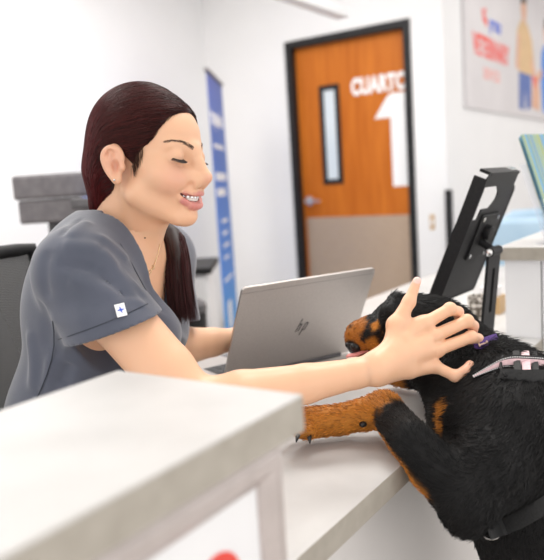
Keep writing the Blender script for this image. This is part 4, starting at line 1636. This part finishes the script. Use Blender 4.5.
# sleeve tag with a blue star
tg = [hit(ss, *p) for p in ((114, 305), (124, 302.5), (127.5, 315), (117.5, 317.5))]
if all(p is not None for p in tg):
    to_ = [(CAMP-p)/np.linalg.norm(CAMP-p) for p in tg]
    tq = [p+t*.0042 for p, t in zip(tg, to_)]
    b = MB()
    vs = [b.bm.verts.new(tuple(p)) for p in tq]+[b.bm.verts.new(tuple(p-t*.0038)) for p, t in zip(tq, to_)]
    b.bm.faces.new(vs[:4])
    for i in range(4):
        b.bm.faces.new((vs[i], vs[(i+1) % 4], vs[4+(i+1) % 4], vs[4+i]))
    tag_o = b.build('sleeve_tag', white_print, scrub_o)
    ctr = sum(tq)/4
    ex_, ey_ = (tq[1]-tq[0]), (tq[3]-tq[0])
    nz_ = np.cross(ex_, ey_)
    nz_ /= np.linalg.norm(nz_)
    if nz_ @ (CAMP-ctr) < 0:
        nz_ = -nz_
    ux_ = ex_/np.linalg.norm(ex_)
    uy_ = np.cross(nz_, ux_)
    star = []
    for k in range(16):
        a = 2*math.pi*k/16+math.pi/2
        r_ = .0058 if k % 4 == 0 else (.0016 if k % 4 == 2 else .0024)
        star.append((r_*math.cos(a), r_*math.sin(a)))
    MB().prism(star, 0, .0005, frame_matrix(ctr+nz_*.0004, ux_, uy_, nz_)).build('star_mark', blue_print, tag_o)

# trousers on the chair seat, mostly behind the counter
tr = SDF(pelv-A3(.25, .35, .35), pelv+A3(.6, .45, .25), .007)
tr.ell(pelv-BF[2]*.03, (.115, .165, .12), BF, .03)
seatz = .52
for sd in (1, -1):
    hip = pelv+BF[1]*sd*.085-BF[2]*.06
    knee = A3(hip[0], hip[1], .55)+A3(.949, .314, 0)*.40+BF[1]*sd*.03
    tr.chain([hip, knee], [.085, .060], .03)
    tr.chain([knee, knee+A3(.02, .01, -.30)], [.058, .048], .02)
Vt, Qt = tr.mesh()
quads_mesh('trousers', Vt, Qt, scrub_m, woman)

mo_ = hit(sb, 145, 238)
if mo_ is not None:
    MB().sphere(mo_, .0012, None, 10, 8).build('mole', brow_m, woman, smooth=True)
# necklace lying on the neck and chest
nk = []
for p in ((142, 265), (146, 270), (150, 271), (154, 266), (158, 254), (160, 244)):
    hb_ = hit(sb, *p)
    if hb_ is not None:
        nk.append(hb_+(CAMP-hb_)/np.linalg.norm(CAMP-hb_)*.0012)
if len(nk) > 3:
    ch_o = MB().tube(nk, .0007, 6).build('necklace', gold_m, woman, smooth=True)
    b = MB()
    for (x, y, r) in ((146.5, 271, .0028), (150, 271.5, .0024), (152.5, 267.5, .0030), (148.5, 274, .0022)):
        h = hit(sb, x, y)
        if h is not None:
            f_ = (CAMP-h)/np.linalg.norm(CAMP-h)
            s1 = np.cross(f_, A3(0, 0, 1))
            s2 = np.cross(s1, f_)
            b.tube([h+f_*.002+r*(math.cos(a)*s1+math.sin(a)*s2) for a in np.linspace(0, 2*math.pi, 13)[:-1]], .0006, 6, True)
    b.build('pendant', gold_m, ch_o, smooth=True)


# ------------------------------------------------------------------ the dog
dog = empty('dog', (-.18, 1.02, 0), 'black and tan puppy reared up with a paw on the worktop', 'dog')
DM = measured
skull, occ = DM(412, 332, 1.245), DM(440, 338, 1.25)
muz0, muz1 = DM(388, 334, 1.225), DM(362, 337, 1.20)
nose_p = DM(354, 346, 1.188)
withers, sh_n = DM(488, 388, 1.165), DM(506, 430, 1.03)
chestd, rump = DM(514, 430, 1.10), DM(598, 612, 1.10)
elb, crossing, carp = DM(468, 505, .955), DM(409, 439, .992), DM(384, 409, 1.085)
pawm, paw = DM(343, 419, 1.095), DM(308, 423, 1.085)
TOES = [DM(293, 421, 1.075), DM(294, 427, 1.065), DM(300, 431, 1.055), DM(309, 432, 1.050)]
farcarp, farpaw = DM(436, 378, 1.27), DM(398, 374, 1.33)
hipd = A3(-.02, 1.26, .42)
lo_d, hi_d = A3(-.78, .72, -.01), A3(.24, 1.52, 1.03)


def dog_shape(s):
    s.ball(skull, .058, .02)
    s.ball(mix(skull, muz0, .45)+A3(0, 0, .008), .049, .02)
    s.chain([muz0, mix(muz0, muz1, .6), muz1], [.040, .0345, .0300], .02)
    s.cone(muz0-A3(0, 0, .018), muz1-A3(0, 0, .016), .024, .019, .012)
    s.cone(skull, occ, .058, .056, .03)
    s.chain([occ, mix(occ, withers, .5)-A3(0, 0, .006), withers], [.056, .068, .086], .04)
    s.cone(mix(occ, withers, .3)-A3(0, 0, .05), chestd-A3(.02, .01, .02), .055, .10, .05)
    s.cone(chestd, mix(chestd, rump, .55), .118, .120, .04)
    s.cone(mix(chestd, rump, .55), rump, .120, .105, .04)
    s.ball(DM(468, 428, 1.09), .046, .04)
    # near foreleg
    s.cone(sh_n, mix(sh_n, elb, .55), .062, .054, .04)
    s.chain([mix(sh_n, elb, .55), elb], [.050, .037], .025)
    s.ball(DM(466, 521, .95), .015, .02)
    s.chain([elb, mix(elb, crossing, .55), crossing, carp], [.037, .034, .0290, .0265], .014)
    s.chain([carp, pawm, paw], [.0265, .0225, .0245], .012)
    s.ball(DM(366, 421, 1.083), .0125, .010)
    for t in TOES:
        s.cone(mix(paw, t, .1), t, .0145, .0105, .005)
    # far foreleg, on the worktop behind
    fsh = DM(500, 420, 1.18)
    s.chain([fsh, DM(458, 392, 1.24), farcarp, farpaw], [.055, .036, .026, .023], .02)
    # hind legs down to the floor
    for sd in (0, 1):
        h = rump+A3(.03, -.06+.14*sd, -.02)
        kn = A3(h[0]-.075, h[1]-.02, .34)
        hk = A3(h[0]+.075, h[1]+.03, .17)
        ft = A3(h[0]+.03, h[1]+.01, .035)
        s.chain([h, kn, hk, ft, ft+A3(-.075, -.02, -.012)], [.085, .055, .026, .024, .026], .03)
    # ears: folded flaps
    for c_, d_ in ((DM(392, 306, 1.205), A3(0, 0, 0)), (DM(432, 322, 1.165), A3(0, 0, 0))):
        pass


sd_ = SDF(lo_d, hi_d, .0052)
dog_shape(sd_)
# near ear: a thin flap hanging from the skull towards the cheek
ear0, ear1, ear2 = DM(396, 300, 1.21), DM(387, 312, 1.178), DM(378, 332, 1.172)
for k in range(3):
    pass
sd_.cone(ear0, ear1, .014, .0125, .012)
sd_.cone(ear1, ear2, .0125, .0060, .006)
# harness strap presses into the coat a little; toe grooves
for a, b in zip(TOES[:-1], TOES[1:]):
    m = mix(a, b, .5)
    sd_.bump(mix(paw, m, .3)+A3(0, 0, .008), m, .0035, -.0035)
def worktop_gap(X, Y, Z):
    return np.maximum(np.maximum(X+.3935, -X-1.2), np.maximum(Z-.7612, .60-Z))+0*Y


sd_.put(worktop_gap, A3(-1.0, .6, .6), A3(-.39, 1.6, .77), .003, '-')
MK = {k: hit(sd_, *q) for k, q in dict(ch0=(441, 406), ch1=(441, 425), ck0=(375, 326), ck1=(371, 346), bd0=(380, 306), bd1=(371, 322), bd2=(366, 338), mz0=(366, 322), mz1=(357, 330), mz2=(366, 348)).items()}
for k_ in MK:
    if MK[k_] is None:
        MK[k_] = A3(0, 0, 9)
Vg, Qg = sd_.mesh()
Vg = smooth_mesh(Vg, Qg, 2)
Ng = normals_of(Vg, Qg)
BLK, TAN, TAN2 = A3(.0075, .0072, .0075), A3(.50, .19, .028), A3(.34, .115, .016)


def coat(P):
    """rottweiler-like markings"""
    c = np.tile(BLK, (len(P), 1))
    nz = np.sin(P[:, 0]*190+P[:, 2]*130)*.003+np.sin(P[:, 1]*310)*.002
    # foreleg: tan from the paw up past the carpus, and along the back edge of the forearm
    d_paw = np.minimum(seg_d(P, carp, pawm), seg_d(P, pawm, paw))
    w = sstep(-(d_paw+nz), -.052, -.042)
    along = (P-carp)@(elb-carp)/np.linalg.norm(elb-carp)
    w = w*sstep(-(along+nz*2), -.030, -.006)
    c = mix(c, TAN, w[:, None])
    under = np.minimum(seg_d(P, carp+cu*-.026-cr*.010, crossing+cu*-.026-cr*.016), seg_d(P, crossing+cu*-.026-cr*.016, mix(crossing, elb, .62)+cu*-.020-cr*.032))
    w = sstep(-(under+nz), -.024, -.013)
    c = mix(c, TAN, (w*.95)[:, None])
    # muzzle side, cheek spot, chest mark
    w = sstep(-(seg_d(P, mix(muz0, muz1, .35)-A3(0, 0, .004), muz1)+nz), -.036, -.031)
    c = mix(c, TAN2, w[:, None])
    dark = np.minimum(seg_d(P, MK['bd0'], MK['bd1']), seg_d(P, MK['bd1'], MK['bd2']))
    w = sstep(-(dark+nz*.5), -.010, -.006)
    c = mix(c, BLK, w[:, None])
    w = sstep(-(seg_d(P, MK['ck0'], MK['ck1'])+nz), -.011, -.006)
    c = mix(c, TAN, w[:, None])
    w = sstep(-(seg_d(P, MK['ch0'], MK['ch1'])+nz), -.014, -.007)
    c = mix(c, TAN, w[:, None])
    w = sstep(-(np.linalg.norm(P-nose_p, axis=1)), -.017, -.013)
    c = mix(c, BLK, w[:, None])
    # far paw and hind feet
    w = sstep(-(np.linalg.norm(P-farpaw, axis=1)), -.045, -.03)
    c = mix(c, TAN, w[:, None])
    w = sstep(-P[:, 2], -.16, -.10)
    return mix(c, TAN, w[:, None])


cg = coat(Vg)
dog_o = quads_mesh('body', Vg, Qg, fur_m, dog, cg)

# coat: short hairs lying back along the body
fdir_pts = np.array([muz1, muz0, skull, occ, withers, chestd, mix(chestd, rump, .5), rump])
fdir_vec = np.array([muz0-muz1, skull-muz0, occ-skull, withers-occ, (rump-chestd)+A3(0, 0, .05), rump-chestd, rump-chestd, rump-chestd])
leg_pts = np.array([sh_n, elb, mix(elb, crossing, .5), crossing, carp, pawm, paw])
leg_vec = np.array([elb-sh_n, elb-sh_n+A3(0, 0, -.05), crossing-elb, carp-crossing, carp-crossing, paw-carp, paw-pawm])
fp = np.concatenate([fdir_pts, leg_pts, [farcarp, DM(458, 392, 1.24)]])
fv = np.concatenate([fdir_vec, leg_vec, [farpaw-farcarp, farcarp-DM(458, 392, 1.24)]])
fv = fv/np.linalg.norm(fv, axis=1)[:, None]
# only where the photograph could see the coat
q4 = Vg[Qg]
ar = np.linalg.norm(np.cross(q4[:, 2]-q4[:, 0], q4[:, 3]-q4[:, 1]), axis=1)
cen = q4.mean(1)
vis = (cen[:, 2] > .45)
pr_ = ar*vis
pick = RNG.choice(len(Qg), 60000, p=pr_/pr_.sum())
uv = RNG.random((len(pick), 2))[:, :, None]
Q4 = Vg[Qg[pick]]
root = (Q4[:, 0]*(1-uv[:, 0])+Q4[:, 1]*uv[:, 0])*(1-uv[:, 1])+(Q4[:, 3]*(1-uv[:, 0])+Q4[:, 2]*uv[:, 0])*uv[:, 1]
nr_ = Ng[Qg[pick]].mean(1)
nr_ /= np.linalg.norm(nr_, axis=1)[:, None]
wts = 1/(((root[:, None, :]-fp[None])**2).sum(2)**1.5+1e-6)
fd = (wts[:, :, None]*fv[None]).sum(1)/wts.sum(1)[:, None]
fd -= nr_*(fd*nr_).sum(1)[:, None]
fd /= np.linalg.norm(fd, axis=1)[:, None]+1e-9
fd += RNG.normal(0, .13, fd.shape)
dn = np.minimum(seg_d(root, occ, withers), seg_d(root, withers, withers+A3(.12, .06, -.02)))
ruff = np.exp(-(np.maximum(dn-.06, 0)/.04)**2)*(root[:, 2] > .80)
dleg = np.minimum(seg_d(root, carp, paw), seg_d(root, crossing, carp))
short = np.where(dleg < .05, .75, 1.)
dhead = np.minimum(seg_d(root, skull, muz1), seg_d(root, skull, occ))
short = np.where(dhead < .07, .45, short)
ln_ = (RNG.uniform(.007, .013, len(pick))*short+.010*ruff)[:, None]
lift = (RNG.uniform(.10, .28, len(pick))+.35*ruff*RNG.random(len(pick)))[:, None]
P = np.stack([root-nr_*.001, root+(fd*.35+nr_*lift*.42)*ln_, root+(fd*.72+nr_*lift*.72)*ln_, root+(fd*1.0+nr_*lift*.80)*ln_], 1)
fc = coat(root)*RNG.uniform(.5, 1.5, (len(pick), 1))
fur_o = strands('fur', P, A3(.00048, .00042, .0003, .00006), furs_m, dog, fc)
fur_o['kind'] = 'stuff'

# nose, tongue, claws
nx = (muz1-muz0)/np.linalg.norm(muz1-muz0)
ny = np.cross(A3(0, 0, 1), nx)
ny /= np.linalg.norm(ny)
nz3 = np.cross(nx, ny)
RN = frame_matrix(A3(0, 0, 0), nx, ny, nz3)
mb = MB()
mb.sphere(nose_p, 1., RN, 24, 16, (.011, .0155, .0115))
for s_ in (1, -1):
    mb.sphere(nose_p+nx*.0075+ny*s_*.0075+nz3*.001, 1., RN, 14, 10, (.004, .0055, .0050))
mb.build('nose', nose_m, dog, smooth=True)
tp_ = [DM(366, 350, 1.185), DM(354, 355, 1.178), DM(349, 355.5, 1.177), DM(346, 357, 1.177)]
MB().tube(tp_, [.008, .0072, .0062, .003], 12, flat=.45).build('tongue', tongue_m, dog, smooth=True)
for t in TOES:
    d_ = (t-paw)/np.linalg.norm(t-paw)
    MB().tube([t+d_*.006+A3(0, 0, -.002), t+d_*.012+A3(0, 0, -.005), t+d_*.017+A3(0, 0, -.011)], [.0040, .0032, .0008], 10).build('claw', claw_m, dog, smooth=True)
dc = DM(363, 424, 1.068)
MB().sphere(dc, .0062, None, 14, 10, (1, 1, .8)).build('carpal_pad', nose_m, dog, smooth=True)
for s_ in (1, -1):
    e_ = mix(skull, muz0, .62)+ny*s_*.036+nz3*.026
    MB().sphere(e_, .0085).build('eye', principled('dog_eye_%s' % ('a' if s_ > 0 else 'b'), (.02, .01, .005), .1), dog, smooth=True)

# ------------------------------------------------------------------ harness
har = empty('dog_harness', tuple(withers), 'black dog harness with a pink strip edged in white stitching', 'harness')


def coat_hit(px, py):
    return hit(sd_, px, py, .75, 1.5)


def ribbon(name, pts, width, thick, mat, parent, lift=.004, side=None):
    """a strap lying along surface points; width runs across the line of sight"""
    q = [p+(CAMP-p)/np.linalg.norm(CAMP-p)*lift for p in pts]
    rows_t, rows_b = [], []
    N = len(q)
    for i in range(N):
        t = q[min(i+1, N-1)]-q[max(i-1, 0)]
        t /= np.linalg.norm(t)
        v = CAMP-q[i]
        v = v-t*(v@t)
        v /= np.linalg.norm(v)
        w = np.cross(t, v)
        ww = width[i] if hasattr(width, '__len__') else width
        rows_t.append([q[i]-w*ww/2+v*thick*.5, q[i]+v*thick*.75, q[i]+w*ww/2+v*thick*.5])
        rows_b.append([q[i]-w*ww/2-v*thick*.5, q[i]-v*thick*.5, q[i]+w*ww/2-v*thick*.5])
    b = MB()
    ring = [a+list(reversed(c)) for a, c in zip(rows_t, rows_b)]
    b.strip([r+[r[0]] for r in ring])
    b.bm.faces.new([b.bm.verts.new(tuple(p)) for p in ring[0]])
    b.bm.faces.new([b.bm.verts.new(tuple(p)) for p in reversed(ring[-1])])
    bmesh.ops.remove_doubles(b.bm, verts=b.bm.verts[:], dist=1e-6)
    return b.build(name, mat, parent, smooth='auto'), rows_t


def along_px(pts, n, fallback=1.03):
    out, last = [], fallback
    pts = np.array(pts, float)
    s = np.r_[0, np.cumsum(np.linalg.norm(np.diff(pts, axis=0), axis=1))]
    for u in np.linspace(0, s[-1], n):
        x, y = np.interp(u, s, pts[:, 0]), np.interp(u, s, pts[:, 1])
        h = coat_hit(x, y)
        if h is None:
            h = measured(x, y, last)
        last = float((h-CAMP)@cf)
        out.append(h)
    for _ in range(3):
        out = [out[0]]+[(out[i-1]+out[i]*2+out[i+1])/4 for i in range(1, len(out)-1)]+[out[-1]]
    return out


pad_pts = along_px([(500, 375), (520, 377), (540, 376), (560, 378), (580, 386)], 16)
ribbon('padding', pad_pts, .020, .006, web_m, har, .006)
top_pts = along_px([(473, 376.5), (484, 371), (496, 365.5), (505, 361.5), (524, 362), (544, 363), (560, 366), (580, 373)], 26)
wd = [mix(.0028, .0165, min(1, (i/10)**1.2)) for i in range(26)]
ribbon('webbing', top_pts, [w*1.25 for w in wd], .003, web_m, har, .008)
pk, rows = ribbon('pink_strip', top_pts, [w*.60 for w in wd], .002, pink_m, har, .0105)
st = MB()
for edge in (0, 2):
    line = [r[edge] for r in rows]
    off = [(r[edge]-r[1])*.45 for r in rows]
    for i in range(len(line)-1):
        for a, b in ((.05, .28), (.55, .78)):
            p0, p1 = mix(line[i]+off[i], line[i+1]+off[i+1], a), mix(line[i]+off[i], line[i+1]+off[i+1], b)
            v_ = (CAMP-p0)/np.linalg.norm(CAMP-p0)*.0008
            st.tube([p0+v_, p1+v_], .00085, 6)
st.build('reflective_stitching', thread_m, har)['kind'] = 'stuff'
# webbing keepers and buckle loop
for x0, w_ in ((516, .010), (534, .009)):
    kp = along_px([(x0, 352), (x0+1, 362), (x0+2, 374)], 6)
    ribbon('keeper_loop', kp, w_, .004, web_m, har, .012)
kp = along_px([(525, 352), (526, 362), (527, 373)], 6)
ribbon('pink_loop', kp, .012, .003, pink_m, har, .0125)
rc_ = along_px([(503, 356), (500, 363), (501, 371), (506, 376)], 8)
MB().tube([p+(CAMP-p)/np.linalg.norm(CAMP-p)*.012 for p in rc_], .0022, 8).build('adjuster_ring', black_m, har, smooth=True)
# girth strap with a ring behind the elbow
gs = along_px([(489, 531), (504, 527), (522, 519), (544, 506), (570, 488)], 18)
ribbon('girth_strap', gs, .022, .003, web_m, har, .007)
rg = coat_hit(491, 533)
rg = rg if rg is not None else measured(491, 533, .98)
fv_ = (CAMP-rg)/np.linalg.norm(CAMP-rg)
s1 = np.cross(fv_, A3(0, 0, 1))
s1 /= np.linalg.norm(s1)
s2 = np.cross(s1, fv_)
MB().tube([rg+fv_*.014+.0105*math.cos(a)*s1*1.15+.0085*math.sin(a)*s2 for a in np.linspace(0, 2*math.pi, 25)[:-1]], .0022, 8, True).build('ring', principled('dark_steel', (.25, .24, .23), .25, 1.), har, smooth=True)

# purple collar, all but one patch sunk in the neck fur
col_ = empty('dog_collar', tuple(mix(occ, withers, .5)), 'purple collar with a bone print showing through the dark neck fur', 'collar')
cp_ = along_px([(475, 346.5), (482, 344), (489, 341.5), (497, 339)], 9, 1.13)
band, rows = ribbon('band', cp_, .018, .004, purple_m, col_, .0125)
c_ = cp_[3]
bx_ = (cp_[5]-cp_[1])
bx_ /= np.linalg.norm(bx_)
v_ = (CAMP-c_)/np.linalg.norm(CAMP-c_)
v_ = v_-bx_*(v_@bx_)
v_ /= np.linalg.norm(v_)
MBn = frame_matrix(c_+(CAMP-c_)/np.linalg.norm(CAMP-c_)*.0161, bx_, np.cross(v_, bx_), v_)
bn2 = []
for a in np.linspace(-60, 60, 5):
    pass
mbn = [(-.006, -.0011), (-.0072, -.0030), (-.0092, -.0028), (-.0094, -.0008), (-.0094, .0008), (-.0092, .0028), (-.0072, .0030), (-.006, .0011),
       (.006, .0011), (.0072, .0030), (.0092, .0028), (.0094, .0008), (.0094, -.0008), (.0092, -.0028), (.0072, -.0030), (.006, -.0011)]
MB().prism(mbn, 0, .0006, MBn).build('bone_print', bone_m, col_)
